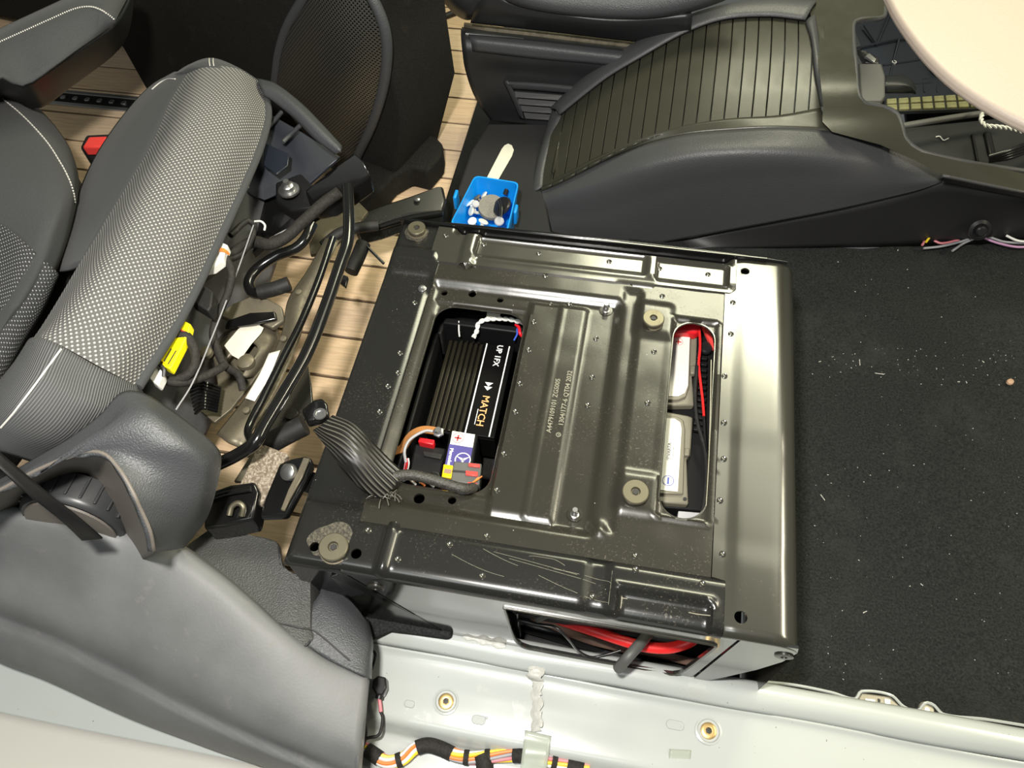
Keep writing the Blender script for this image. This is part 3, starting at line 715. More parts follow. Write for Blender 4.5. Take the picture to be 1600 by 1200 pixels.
# fuse connector
ZF = .245
fc = thing('fuse_connector', 'grey wiring connector with red and yellow fuses on the backup battery', 'connector', P(725, 742, .23))
prism('connector_body', CV([(709, 720, ZF), (753, 724, ZF), (749, 758, ZF), (704, 752, ZF)]), .018, 'conn_grey', fc, .0015)
prism('connector_rib', CV([(707, 734, ZF + .0012), (732, 736, ZF + .0012), (732, 738.5, ZF + .0012), (707, 736.5, ZF + .0012)]), .0015, 'print_black', fc)
for (x, y, w_, h_, m_) in ((741, 726.5, 18, 5, 'fuse_red'), (737, 739.5, 19, 7, 'fuse_red'), (738, 756, 14, 5, 'fuse_red')):
    prism('red_fuse', CV([(x - w_ / 2, y - h_ / 2 - 1, ZF + .002), (x + w_ / 2, y - h_ / 2 + 1, ZF + .002), (x + w_ / 2, y + h_ / 2 + 1, ZF + .002), (x - w_ / 2, y + h_ / 2 - 1, ZF + .002)]), .006, m_, fc, .0006)
yf = prism('yellow_fuse', CV([(693, 725, ZF), (708, 727, ZF), (705, 747, ZF), (690, 745, ZF)]), .008, 'yellow_fuse', fc, .0008)
prism('fuse_window', CV([(695, 732, ZF + .0006), (706, 733.5, ZF + .0006), (704.5, 740, ZF + .0006), (693, 738.5, ZF + .0006)]), .001, 'brown_cable', yf)
for k in range(4): tube('fuse_wire', CV([(733 + 2 * k, 757 - k, ZF), (744 + k, 751 - k * 1.5, ZF + .003), (753 - k, 744 + k, ZF + .001)]), .0007, 'wire_orange', fc, 6)
# braided strap from the seat lug into the opening and the sleeve that leaves it
bs = thing('braided_cable', 'black braided sleeve strap from the seat frame into the large opening', 'cable', P(560, 710, .29))
loft('braided_sleeve', [CV([(520, 648, .318), (552, 662, .321), (582, 690, .312), (610, 718, .300), (632, 738, .292)]),
                        CV([(510, 657, .322), (540, 677, .328), (566, 705, .321), (596, 735, .305), (622, 752, .295)]),
                        CV([(500, 665, .320), (526, 692, .326), (550, 722, .320), (580, 752, .303), (612, 766, .291)]),
                        CV([(489, 672, .308), (512, 702, .314), (536, 735, .308), (570, 768, .292), (597, 779, .284)])], 'braid', bs, 50, 20, .004)
for k in range(26):
    a = random.random() * 6.28; p = P(603 + random.gauss(0, 12), 768 + random.gauss(0, 7), .286); tube('frayed_end', [p, p + Vector((math.cos(a) * .006, math.sin(a) * .006, .003)), p + Vector((math.cos(a) * .010, math.sin(a) * .011, .001))], .0004, 'braid', bs, 5, 5)
tube('cable_sleeve', CV([(612, 745, .293), (640, 742, .292), (670, 748, .288), (700, 757, .284), (725, 764, .280), (740, 762, .270)]), .0058, 'mesh_strap', bs, 12)
for k, mm in enumerate(('wire_white', 'wire_orange', 'wire_white', 'wire_pink', 'wire_grey')):
    tube('loose_wire', CV([(630 + 13 * k, 752 + k, .262), (638 + 14 * k, 748 + 2 * k, .268), (650 + 14 * k, 757 + 2 * k, .262)]), .0012, mm, bs, 6)
tube('loose_wire', CV([(668, 742, .250), (677, 738, .255), (685, 741, .255), (684, 752, .25)]), .0010, 'rubber', bs, 6)
# main battery under the slot
ZM = .205
mb = thing('starter_battery', 'grey vehicle battery with white paper labels under the narrow slot', 'battery', P(1068, 650, .1))
prism('case', CV([(1020, 505, ZM), (1122, 515, ZM), (1112, 800, ZM), (1006, 790, ZM)]), .16, 'void_black', mb, .002)
prism('lid_upper', CV([(1035, 522, ZM + .012), (1090, 522, ZM + .012), (1088, 570, ZM + .012), (1080, 571, ZM + .012), (1085, 633, ZM + .012), (1030, 634, ZM + .012)]), .011, 'battery_case', mb, .002)
prism('lid_lower', CV([(1025, 640, ZM + .012), (1075, 649, ZM + .012), (1083, 652, ZM + .012), (1079, 712, ZM + .012), (1073, 716, ZM + .012), (1076, 788, ZM + .012), (1020, 784, ZM + .012)]), .011, 'battery_case', mb, .002)
prism('lid_raised', CV([(1035, 524, ZM + .0155), (1080, 524, ZM + .0155), (1077, 605, ZM + .0155), (1072, 620, ZM + .0155), (1060, 625, ZM + .0155), (1030, 625, ZM + .0155)]), .004, 'battery_case', mb, .0015)
prism('lid_raised', CV([(1028, 648, ZM + .0155), (1058, 650, ZM + .0155), (1068, 656, ZM + .0155), (1071, 670, ZM + .0155), (1068, 772, ZM + .0155), (1022, 771, ZM + .0155)]), .004, 'battery_case', mb, .0015)
prism('paper_label', CV([(1040, 522, ZM + .0163), (1078, 522, ZM + .0163), (1075, 602, ZM + .0163), (1070, 614, ZM + .0163), (1060, 619, ZM + .0163), (1036, 619, ZM + .0163)]), .0006, 'label_white', mb)
prism('paper_label', CV([(1034, 653, ZM + .0163), (1054, 654, ZM + .0163), (1063, 660, ZM + .0163), (1065, 670, ZM + .0163), (1059, 768, ZM + .0163), (1027, 765, ZM + .0163)]), .0006, 'label_white', mb)
zt2 = ZM + .0166
c = P(1060, 534, zt2)
for s in ((.0075, .0015, .0004), (.0015, .0075, .0004)): box('plus_sign', c, s, 'print_red', mb)
ringp('plus_ring', c, .0055, .0004, 'print_red', mb)
c = P(1044, 751, zt2); ringp('minus_ring', c, .0066, .0007, 'print_blue', mb); box('minus_sign', c, (.0020, .0085, .0004), 'print_blue', mb)
text('label_print', 'VARTA', P(1046, 702, zt2), .0056, 'print_black', mb, R(90))
text('label_print', 'V', P(1045, 716, zt2), .0036, 'print_black', mb, R(90)); ringp('brand_ring', P(1045, 716, zt2), .0026, .0004, 'print_black', mb)
box('fine_print', P(1052, 706, zt2), (.0004, .013, .0002), 'print_black', mb)
box('lid_notch', P(1082, 580, ZM + .014), (.006, .012, .008), 'battery_case', mb, .0015); box('lid_notch', P(1073, 708, ZM + .014), (.006, .010, .008), 'battery_case', mb, .0015)
revolve('lid_pin', [(.0022, 0), (.0022, .001)], P(1070, 780, ZM + .0122), 'print_black', mb, n=10)
for k in range(13): 
    if k == 0: k0 = box('case_rib', P(1096, 560, .216), (.014, .0055, .006), 'void_black', mb, .001); p0 = P(1096, 560, .216)
    else: q2 = k0.copy(); link(q2); q2.parent = mb; q2.location = k0.location + P(1096 - .3 * k, 560 + 9.3 * k, .216) - p0
prism('grey_foot', CV([(1060, 798, ZM + .02), (1098, 801, ZM + .02), (1096, 816, ZM + .02), (1058, 813, ZM + .02)]), .01, 'grey_plastic', mb, .001)
rc_ = prism('terminal_cover', CV([(1046, 522, .232), (1052, 508, .234), (1066, 501, .236), (1084, 502, .236), (1096, 508, .236), (1096, 515, .234), (1086, 520, .232), (1068, 518, .232)]), .016, 'red_plastic', mb, .003)
prism('terminal_cover_tail', CV([(1096, 508, .232), (1104, 510, .232), (1114, 526, .226), (1116, 546, .222), (1112, 540, .222)]), .006, 'fuse_red', mb, .001)
revolve('pole_cap', [(.009, 0), (.0088, .004), (.007, .006)], P(1102, 545, .215), 'grommet', mb, n=16)
tag(tube('positive_wire', CV([(1093, 516, .236), (1094, 540, .236), (1092, 570, .234), (1095, 600, .232), (1098, 625, .230), (1100, 650, .228)]), .0017, 'red_cable'), 'thin red wire along the battery lid inside the narrow slot', 'wire')
tag(tube('negative_wire', CV([(1089, 572, .234), (1086, 620, .233), (1090, 660, .231), (1101, 700, .229), (1104, 740, .229), (1101, 780, .228), (1096, 806, .226)]), .0024, 'rubber'), 'black cable beside the battery inside the narrow slot', 'cable')
tag(tube('thin_black_wire', CV([(1100, 650, .226), (1102, 690, .226), (1107, 730, .226), (1104, 790, .224)]), .0017, 'grommet'), 'thin black wire along the right rim of the narrow slot', 'wire')

# ---- cables behind the near opening
def inx(px, py, y): return PY(px, py, y)
tag(tube('battery_cable', [inx(*p) for p in ((820, 952, .05), (850, 958, .045), (885, 972, .035), (925, 985, .028), (970, 1000, .022), (1005, 1010, .018), (1040, 1013, .018), (1065, 1008, .022), (1085, 998, .03), (1092, 985, .04))], .0062, 'red_cable', None, 12), 'thick red battery cable behind the opening in the side', 'cable')
tag(tube('ground_cable', [inx(*p) for p in ((830, 962, .05), (870, 980, .045), (920, 1000, .04), (975, 1013, .035), (1030, 1022, .035), (1080, 1034, .035), (1100, 1034, .04))], .0052, 'brown_cable', None, 12), 'thick brown cable below the red one in the side opening', 'cable')
tag(tube('flexible_hose', [inx(*p) for p in ((800, 968, .05), (860, 985, .045), (930, 1008, .042), (1000, 1030, .042), (1070, 1045, .045), (1100, 1045, .05))], .0115, 'grommet', None, 14), 'fat glossy black hose lying in the side opening', 'hose')
tag(tube('vent_tube', [inx(*p) for p in ((1030, 972, .05), (1015, 988, .03), (998, 1008, .008), (980, 1028, -.008), (966, 1044, -.014))], .0060, 'conn_grey', None, 12), 'grey plastic vent tube sticking out of the side opening', 'tube')
tag(tube('signal_wire', [inx(*p) for p in ((808, 968, .02), (840, 975, .018), (868, 980, .012), (885, 995, .006), (905, 1018, .004), (925, 1027, .004), (950, 1022, .01), (970, 1016, .016))], .0016, 'grommet', None, 8), 'thin black wire looping across the side opening', 'wire')
for k, (px, py) in enumerate(((893, 966), (982, 986), (971, 983), (1078, 1012))):
    bo = revolve('inner_bolt', [(.006, 0), (.0058, .003), (.004, .0032), (.004, .007)], inx(px, py, .07), 'bolt_zinc', sb, (0, -1, .4), 10)
box('side_duct', (.33, .06, .125), (.22, .06, .03), 'grommet', sb, .008)
box('inner_post', inx(805, 965, .03), (.014, .02, .10), 'gloss_black', sb, .002)
tag(tube('red_loop', [inx(*p) for p in ((942, 975, .06), (945, 984, .055), (951, 986, .05), (950, 976, .06))], .0025, 'red_cable', None, 8), 'small red cable loop above the thick red cable', 'cable')
tag(tube('grey_hose', [inx(*p) for p in ((838, 968, .025), (852, 962, .03), (868, 952, .045), (880, 945, .06))], .0040, 'conn_grey', None, 10), 'short grey hose at the left end of the side opening', 'hose')

# ================================================================== TIPPED DRIVER SEAT
ds = thing('driver_seat', 'grey fabric seat tipped backwards with its metal underframe exposed', 'seat', (-.25, .3, 0))
cu_ = mesh_obj('cushion_core', *prism_data(CV([(95, 640, .30), (172, 640, .30), (225, 580, .30), (285, 470, .30), (350, 335, .30), (398, 215, .30), (400, 150, .29), (335, 112, .29), (270, 140, .29), (190, 270, .29), (120, 430, .29), (20, 600, .29)]), .20), 'fabric_dark', ds)
bevel(cu_, .03, 3)
W = [(409, 132, .318), (417, 178, .325), (406, 225, .33), (386, 275, .335), (361, 330, .34), (335, 385, .345), (305, 450, .35), (270, 515, .355), (241, 560, .36), (214, 603, .36)]
M1 = [(372, 108, .352), (374, 160, .368), (356, 215, .376), (332, 270, .383), (302, 332, .39), (276, 385, .394), (245, 445, .398), (208, 510, .40), (182, 550, .402), (165, 578, .402)]
FO = [(322, 103, .366), (306, 150, .388), (280, 208, .402), (252, 262, .41), (222, 318, .416), (192, 372, .422), (162, 420, .427), (126, 472, .43), (98, 508, .43), (72, 530, .43)]
GA = [(292, 114, .350), (266, 158, .352), (238, 222, .358), (208, 275, .365), (174, 330, .372), (148, 374, .378), (124, 412, .382), (92, 466, .386), (66, 508, .388), (40, 545, .385)]
fp = loft('cushion_panel', [CV(GA), CV(FO), CV(M1), CV(W)], 'fabric_dots', ds, 90, 40)
# piping along the raw lower edge
tube('piping', CV([(x + 2, y + 1, z - .002) for x, y, z in W]), .0055, 'fabric_plain', ds, 8, 70)
# plain end piece at the far end
loft('end_bolster', [CV([(268, 118, .315), (296, 100, .335), (331, 90, .345), (372, 105, .325), (413, 131, .30)]), CV([(280, 114, .345), (303, 101, .359), (331, 95, .361), (372, 109, .346), (412, 135, .316)]), CV([(293, 114, .351), (308, 107, .364), (331, 104, .368), (370, 114, .353), (410, 139, .322)])], 'fabric_plain', ds, 30, 10, .004)
# plain side bolster between panel and backrest
loft('side_bolster', [CV([(272, 112, .29), (234, 134, .28), (187, 186, .27), (146, 248, .26), (122, 304, .26), (108, 362, .27), (92, 424, .29)]), CV([(280, 112, .335), (246, 142, .335), (206, 195, .335), (172, 252, .335), (148, 305, .338), (130, 360, .34), (108, 420, .35)]), CV([(293, 113, .3505), (268, 156, .3525), (240, 220, .3585), (210, 274, .3655), (176, 328, .3725), (150, 372, .3785), (125, 412, .3825)])], 'fabric_plain', ds, 40, 14, .004)
# near end: ribbed plain cover below the dotted panel
loft('near_bolster', [EXT([(40, 543, .392), (68, 528, .432), (160, 577, .404), (214, 603, .361), (224, 612, .335)], (-.03, .0, -.12)), EXT([(20, 572, .385), (62, 552, .43), (150, 602, .402), (206, 628, .36), (214, 640, .33)], (-.03, .0, -.12)), EXT([(-5, 600, .38), (50, 590, .43), (135, 635, .40), (190, 655, .355), (200, 668, .32)], (-.03, .0, -.12)), EXT([(-50, 660, .36), (20, 640, .42), (95, 680, .385), (150, 690, .34), (160, 700, .30)], (-.03, .0, -.12)), EXT([(-120, 740, .32), (-20, 705, .38), (60, 725, .345), (110, 740, .31), (120, 748, .28)], (-.03, .0, -.12))], 'fabric_ribs', ds, 40, 24, .004)
NB = [o for o in ds.children if o.name.startswith('near_bolster')][0]; SBO = [o for o in ds.children if o.name.startswith('side_bolster')][0]; EB = [o for o in ds.children if o.name.startswith('end_bolster')][0]
tube('stitch_line', on_surface(NB, [(100, 540), (78, 570), (55, 602), (22, 645), (2, 668)], .0006, 24), .0010, 'stitch', NB, 6)
tube('stitch_line', on_surface(SBO, [(238, 140), (250, 130), (262, 124), (274, 124)], .0006, 12), .0009, 'stitch', SBO, 6)
for x in (327, 333): tube('stitch_line', on_surface(EB, [(x, 92), (x, 97), (x + 1, 103)], .0006, 6), .0008, 'stitch', EB, 6)
# backrest lying behind
STR = [(-120, 76, .326), (-30, 128, .326), (40, 186, .328), (76, 225, .33), (100, 266, .33), (112, 294, .328), (102, 352, .325), (78, 412, .322), (24, 500, .32), (-40, 575, .32)]
prism('backrest_core', CV([(-420, 150, .25), (-120, 60, .25), (-20, 115, .25), (50, 178, .25), (94, 235, .25), (110, 290, .25), (104, 350, .25), (80, 415, .25), (28, 500, .25), (-30, 575, .25), (-420, 620, .25)]), .17, 'fabric_dark', ds, .02, 3)
bk = loft('backrest', [CV([(-120, 40, .24), (-20, 100, .24), (60, 168, .24), (106, 225, .24), (124, 285, .24), (118, 350, .24), (92, 425, .24), (40, 505, .24), (-20, 590, .24), (-60, 640, .24)]),
                       CV([(-120, 60, .30), (-20, 118, .30), (50, 182, .305), (96, 238, .31), (116, 290, .31), (108, 350, .31), (85, 418, .31), (30, 505, .31), (-20, 575, .31), (-80, 640, .31)]), CV(STR),
                       CV([(-120, 110, .34), (-40, 150, .34), (20, 208, .345), (58, 255, .348), (78, 302, .35), (80, 345, .348), (62, 395, .34), (20, 480, .335), (-40, 560, .33), (-100, 630, .33)]),
                       CV([(-180, 150, .35), (-90, 190, .35), (-40, 240, .352), (0, 290, .354), (15, 325, .35), (20, 360, .342), (0, 395, .333), (-30, 460, .325), (-90, 540, .32), (-150, 600, .32)]),
                       CV([(-260, 200, .34), (-200, 230, .34), (-150, 270, .34), (-120, 310, .34), (-100, 340, .34), (-90, 370, .33), (-100, 400, .325), (-120, 450, .32), (-170, 520, .32), (-220, 580, .32)]), CV([(-460, 230, .30), (-440, 260, .30), (-420, 300, .30), (-410, 330, .30), (-400, 350, .30), (-400, 370, .30), (-400, 400, .30), (-410, 450, .30), (-420, 520, .30), (-440, 580, .30)])], 'fabric_plain', ds, 60, 40, .004)
loft('backrest_panel', [EXT([(-140, 300, .352), (-60, 325, .354), (0, 350, .3495), (45, 385, .345), (88, 424, .322), (92, 432, .30)]), EXT([(-150, 370, .342), (-60, 390, .342), (0, 415, .338), (30, 450, .335), (62, 476, .315), (68, 486, .295)]), EXT([(-160, 460, .335), (-60, 480, .335), (-10, 500, .332), (10, 520, .328), (32, 530, .312), (38, 536, .29)]), EXT([(-180, 560, .33), (-80, 575, .33), (-40, 590, .33), (-20, 600, .325), (-5, 603, .31), (0, 608, .29)])], 'fabric_dots_dark', ds, 50, 30, .006)
stitches('stitching', bk, [(0, 152), (25, 172), (50, 196), (75, 225), (96, 258), (108, 282), (114, 300), (117, 318)], 90)
# armrest
AR2 = [(-160, 140, .415), (-60, 92, .425), (0, 64, .43), (65, 34, .435), (118, 13, .437), (146, 9, .437), (166, 17, .435), (181, 31, .424)]
ar = loft('armrest', [EXT([(-160, 122, .36), (-60, 76, .37), (0, 44, .38), (60, 16, .39), (112, -8, .395), (160, -30, .395), (190, -30, .39), (204, -12, .385)]), EXT(AR2), EXT([(-160, 200, .415), (-60, 150, .425), (0, 118, .43), (34, 133, .405), (80, 105, .41), (125, 74, .41), (155, 54, .41), (178, 38, .415)])], 'fabric_plain', ds, 50, 24, .004)
loft('armrest_shell', [EXT([(-160, 200, .410), (-60, 152, .42), (0, 121, .425), (33, 135, .400), (80, 107, .405), (125, 76, .405), (155, 56, .405), (180, 38, .410), (203, 0, .39), (206, -15, .38)]), EXT([(-160, 230, .37), (-60, 180, .37), (0, 140, .37), (45, 152, .355), (90, 124, .36), (135, 94, .36), (170, 70, .36), (194, 45, .36), (207, 12, .35), (209, -10, .34)]), EXT([(-160, 250, .30), (-60, 205, .30), (10, 160, .30), (60, 170, .29), (110, 137, .29), (150, 108, .29), (180, 84, .29), (198, 60, .29), (206, 30, .29), (208, 0, .29)])], 'plastic_dark', ds, 50, 14, .004)
stitches('stitching', ar, [(0, 66), (40, 48), (80, 30), (118, 14), (142, 11), (160, 17), (178, 30)], 110)
# plastic side trim with the lumbar / recline wheel
so = [(-60, 775, .395), (0, 748, .40), (60, 712, .41), (110, 683, .42), (158, 646, .43), (190, 612, .43), (222, 613, .425), (262, 636, .415), (310, 672, .395), (342, 702, .375), (346, 722, .36), (338, 765, .335), (322, 812, .30), (288, 856, .27)]
sm_ = [(-60, 786, .405), (0, 757, .410), (60, 723, .420), (112, 696, .428), (160, 672, .438), (192, 645, .446), (220, 648, .448), (252, 670, .44), (290, 700, .425), (312, 725, .405), (315, 745, .39), (308, 785, .365), (290, 825, .335), (265, 860, .30)]
si = [(-60, 795, .41), (0, 768, .415), (60, 736, .425), (128, 709, .432), (152, 708, .434), (166, 714, .434), (178, 727, .432), (190, 743, .43), (200, 760, .425), (209, 778, .42), (217, 796, .41), (226, 815, .40), (233, 834, .39), (238, 862, .37)]
tr = loft('side_trim', [EXT(so, (-.22, .02, -.05)), EXT(sm_, (-.22, .02, -.05)), EXT(si, (-.22, .02, -.05))], 'plastic_grain', ds, 90, 24, .004)
sr = [(-60, 800, .36), (0, 782, .36), (50, 756, .36), (108, 732, .36), (140, 728, .36), (156, 735, .36), (168, 748, .36), (180, 764, .36), (190, 780, .355), (199, 797, .35), (208, 814, .34), (216, 832, .33), (223, 850, .32), (230, 870, .31)]
sr2 = [(-60, 850, .20), (0, 830, .20), (50, 815, .20), (95, 800, .20), (118, 798, .20), (132, 800, .20), (142, 806, .20), (152, 815, .20), (162, 825, .20), (170, 835, .20), (180, 850, .20), (190, 860, .20), (200, 870, .20), (210, 880, .20)]
loft('trim_recess', [EXT(si, (-.22, .02, -.05)), EXT(sr, (-.22, .02, -.05)), EXT(sr2, (-.22, .02, -.05))], 'plastic_taupe', ds, 80, 20, .003)
kc = P(128, 792, .292); kn = thing('_', '', '', (0, 0, 0)); bpy.data.objects.remove(kn)
kax = Vector((.06, -.98, .12)).normalized()
kr = .0530
kp = [(kr * .7, -.004), (kr, 0), (kr, .026), (kr * .975, .030), (kr * .92, .0325), (kr * .88, .0320), (kr * .3, .034)]
kb = revolve('adjuster_wheel', kp, kc - kax * .01, 'plastic_knob', ds, kax, 48)
ka = kax.orthogonal().normalized(); kbv = kax.cross(ka)
for k in range(24):
    a = 2 * math.pi * k / 24; d = ka * math.cos(a) + kbv * math.sin(a); t = (-ka * math.sin(a) + kbv * math.cos(a)); mm = Matrix((d, t, kax)).transposed()
    box('grip_ridge', kc - kax * .01 + d * (kr + .0008) + kax * .0135, (.0040, .0026, .0235), 'plastic_knob', kb, .0006, mtx=mm)
revolve('wheel_face', [(kr * .86, 0), (kr * .85, .0022), (kr * .4, .003)], kc + kax * .0225, 'plastic_taupe', kb, kax, 40)
# dark pan below the cushion and far side plastic
def fpoly(name, pts, m, dep=.004, bev=.001, par=None): return prism(name, CV(pts), dep, m, par or ds, bev)
fpoly('side_shield', [(404, 168, .30), (470, 205, .285), (532, 245, .265), (512, 262, .255), (470, 300, .235), (440, 300, .235), (412, 310, .24), (385, 300, .27), (392, 230, .30)], 'navy_plastic', .004)
fpoly('shield_flap', [(412, 222, .305), (452, 240, .300), (450, 258, .297), (432, 272, .295), (412, 258, .298)], 'navy_plastic', .003)
for a, b in (((414, 205, .302), (440, 175, .305)), ((442, 222, .30), (470, 195, .30))): tube('shield_rib', CV([a, b]), .0032, 'plastic_grain', ds, 8)
loft('shield_bar', [CV([(402, 122, .330), (430, 130, .332), (470, 160, .325), (505, 195, .315), (535, 228, .305)]), CV([(408, 136, .338), (428, 142, .338), (465, 172, .332), (500, 206, .322), (532, 235, .310)]), CV([(412, 150, .330), (424, 156, .330), (458, 184, .322), (492, 218, .312), (524, 242, .302)])], 'plastic_grain', ds, 30, 10, .006)
# metal underframe
fr = mesh_obj('under_frame', *prism_data(CV([(330, 420, .20), (402, 330, .215), (425, 290, .22), (455, 275, .225), (500, 300, .22), (520, 320, .22), (470, 350, .21), (420, 372, .205), (395, 395, .20), (352, 470, .19), (300, 520, .19), (285, 500, .20)]), .012), 'gloss_black', ds, False)
tube('front_tube', CV([(543, 292, .335), (545, 340, .335), (543, 378, .333), (532, 412, .33), (505, 490, .325), (478, 555, .32), (445, 612, .318), (413, 665, .315), (398, 692, .312), (372, 710, .30), (335, 728, .29)]), .0072, 'gloss_black', ds, 14, 80)
tube('inner_tube', CV([(520, 372, .262), (497, 440, .26), (470, 505, .26), (442, 560, .26), (412, 620, .26), (388, 670, .262), (392, 690, .27)]), .0048, 'gloss_black', ds, 10, 60)
rg = loft('side_rail', [CV([(508, 372, .245), (478, 425, .24), (450, 468, .236), (440, 520, .235), (415, 575, .235), (380, 625, .235), (338, 678, .235)]), CV([(518, 372, .256), (490, 425, .252), (466, 468, .250), (456, 520, .248), (428, 580, .247), (395, 636, .246), (355, 690, .246)]), CV([(530, 376, .252), (504, 430, .248), (484, 470, .245), (470, 525, .243), (442, 590, .242), (410, 648, .242), (378, 700, .24)])], 'olive_pan', ds, 50, 14, .004)
loft('rail_sticker', [CV([(420, 552, .2495), (405, 585, .2495), (383, 622, .2490)]), CV([(438, 547, .2495), (420, 590, .249), (398, 627, .248)])], 'label_white', rg, 12, 4, .0004)
for px, py in ((467, 457), (443, 530), (385, 642)): revolve('rail_rivet', [(.0045, 0), (.0042, .0022), (.002, .003)], P(px, py, .25), 'olive_pan', rg, n=12)
# round pan with label
pan = loft('motor_pan', [CV([(330, 545, .20), (352, 518, .205), (395, 500, .205), (428, 508, .205), (438, 528, .20), (425, 560, .20), (400, 590, .20)]), CV([(338, 555, .218), (360, 528, .222), (395, 512, .222), (418, 520, .222), (424, 536, .22), (410, 560, .218), (388, 590, .216)]), CV([(345, 570, .222), (365, 548, .226), (388, 532, .226), (400, 538, .226), (402, 550, .226), (392, 568, .224), (375, 590, .220)])], 'olive_pan', ds, 30, 12, .006)
fpoly('pan_floor', [(330, 545, .203), (352, 520, .205), (395, 503, .206), (426, 510, .206), (436, 528, .206), (420, 562, .206), (392, 600, .206), (360, 640, .206), (335, 660, .206), (310, 640, .206), (340, 600, .206)], 'olive_pan', .006)
fpoly('pan_label', [(350, 540, .2292), (372, 514, .2290), (392, 500, .2285), (412, 512, .229), (408, 520, .2295), (393, 537, .2295), (375, 562, .2285), (362, 555, .229)], 'label_cream', .0008)
revolve('pan_boss', [(.012, 0), (.011, .005), (.006, .008)], P(385, 567, .222), 'olive_pan', ds, n=16)
revolve('pan_boss', [(.010, 0), (.009, .005), (.005, .007)], P(322, 553, .215), 'olive_pan', ds, n=16)
# bent handle tube, latch, cylinder
tube('release_handle', CV([(488, 350, .27), (478, 372, .268), (462, 388, .262), (432, 400, .255), (402, 420, .25), (389, 440, .248), (394, 456, .246), (408, 458, .246), (430, 450, .248), (452, 442, .25)]), .0072, 'gloss_black', ds, 12, 60)
tube('handle_grip', CV([(405, 457, .247), (430, 451, .25), (452, 443, .252)]), .0100, 'rubber', ds, 12)
fpoly('latch_plate', [(340, 492, .235), (362, 475, .24), (392, 462, .24), (418, 466, .24), (440, 478, .236), (445, 500, .23), (425, 512, .23), (395, 498, .23), (365, 503, .23)], 'olive_pan', .008, .002)
fpoly('latch_plate', [(355, 500, .236), (390, 488, .243), (430, 486, .240), (432, 498, .238), (395, 505, .238), (350, 512, .232)], 'gloss_black', .006, .002)
tube('damper', CV([(568, 380, .20), (560, 400, .195), (548, 425, .19)]), .0105, 'rubber', ds, 14)
tube('damper_rod', CV([(566, 378, .205), (580, 392, .20), (600, 412, .19)]), .0022, 'gloss_black', ds, 8)
fpoly('lug', [(535, 428, .19), (544, 432, .19), (540, 448, .19), (530, 440, .19)], 'gloss_black', .006)
# upper bracket and swing arm
fpoly('arm_bracket', [(475, 298, .30), (512, 270, .315), (555, 238, .325), (566, 250, .322), (580, 274, .305), (545, 300, .29), (520, 315, .28), (490, 320, .28)], 'gloss_black', .03, .003)
fpoly('arm_bracket', [(430, 285, .27), (470, 270, .28), (500, 300, .275), (495, 325, .262), (455, 330, .255), (430, 315, .258)], 'void_black', .02, .003)
revolve('pivot_bolt', [(.0150, 0), (.0145, .003), (.0095, .004), (.0090, .010), (.007, .012), (.0045, .0125), (.0040, .018)], P(452, 298, .275), 'steel', ds, n=14)
fpoly('swing_arm', [(548, 338, .165), (590, 322, .16), (640, 306, .155), (682, 291, .15), (692, 290, .15), (697, 312, .148), (691, 330, .145), (640, 335, .15), (590, 352, .155), (556, 360, .16)], 'black_paint', .035, .004)
tube('arm_edge', CV([(592, 355, .150), (640, 341, .148), (690, 333, .143)]), .005, 'gloss_black', ds, 8)
revolve('arm_rivet', [(.005, 0), (.0046, .002), (.002, .003)], P(652, 312, .155), 'steel', ds, n=12)
tube('arm_link', CV([(505, 385, .18), (530, 365, .185), (560, 356, .185), (590, 352, .18)]), .0085, 'rubber', ds, 12)
fpoly('dusty_plate', [(480, 352, .17), (520, 325, .175), (560, 315, .17), (575, 330, .165), (560, 350, .165), (510, 395, .165), (485, 398, .165)], 'olive_pan', .006, .001)
# cables of the seat
tube('fat_cable', CV([(300, 445, .30), (360, 400, .275), (395, 378, .27), (420, 382, .272), (445, 372, .275), (475, 345, .28), (505, 318, .29), (530, 300, .30)]), .0080, 'tape_sleeve', ds, 10, 50)
tube('seat_cable', CV([(350, 398, .325), (362, 425, .318), (356, 458, .305), (342, 490, .295), (333, 520, .288), (340, 548, .282), (352, 572, .278), (372, 585, .262), (380, 610, .25)]), .0048, 'tape_sleeve', ds, 10, 60)
tube('seat_cable', CV([(248, 592, .318), (280, 598, .312), (315, 590, .30), (340, 578, .29), (352, 570, .283)]), .0050, 'tape_sleeve', ds, 10, 40)
tube('seat_cable', CV([(278, 524, .340), (292, 526, .338), (303, 545, .33), (304, 570, .32), (290, 588, .315), (262, 596, .314)]), .0055, 'tape_sleeve', ds, 10, 40)
tube('seat_cable', CV([(345, 410, .30), (380, 395, .285), (398, 355, .285), (388, 345, .29), (360, 368, .30)]), .0040, 'rubber', ds, 8, 40)
tube('pull_wire', CV([(396, 352, .29), (365, 440, .30), (330, 530, .31), (300, 600, .32), (275, 640, .33)]), .0009, 'wire_grey', ds, 6, 40)
tube('cable_tie', CV([(398, 346, .293), (408, 346, .296), (414, 352, .294), (413, 360, .29)]), .0014, 'wire_white', ds, 6)
yc = fpoly('yellow_connector', [(283, 498, .342), (298, 506, .342), (294, 522, .342), (285, 540, .342), (266, 577, .342), (256, 572, .342), (248, 563, .342), (268, 530, .342)], 'yellow_plastic', .012, .0015)
for k, (a, b, w_) in enumerate((((280, 515), (290, 520), .0014), ((268, 545), (256, 566), .0008), ((275, 548), (262, 570), .0008), ((251, 563), (263, 571), .0010))): tube('connector_mark', CV([(*a, .3422), (*b, .3422)]), w_, ('fuse_red', 'print_black', 'print_black', 'yellow_fuse')[k], yc, 5)
fpoly('white_connector', [(225, 585, .338), (238, 569, .340), (252, 577, .338), (254, 586, .336), (246, 602, .332), (240, 598, .332)], 'white_plastic', .014, .002)
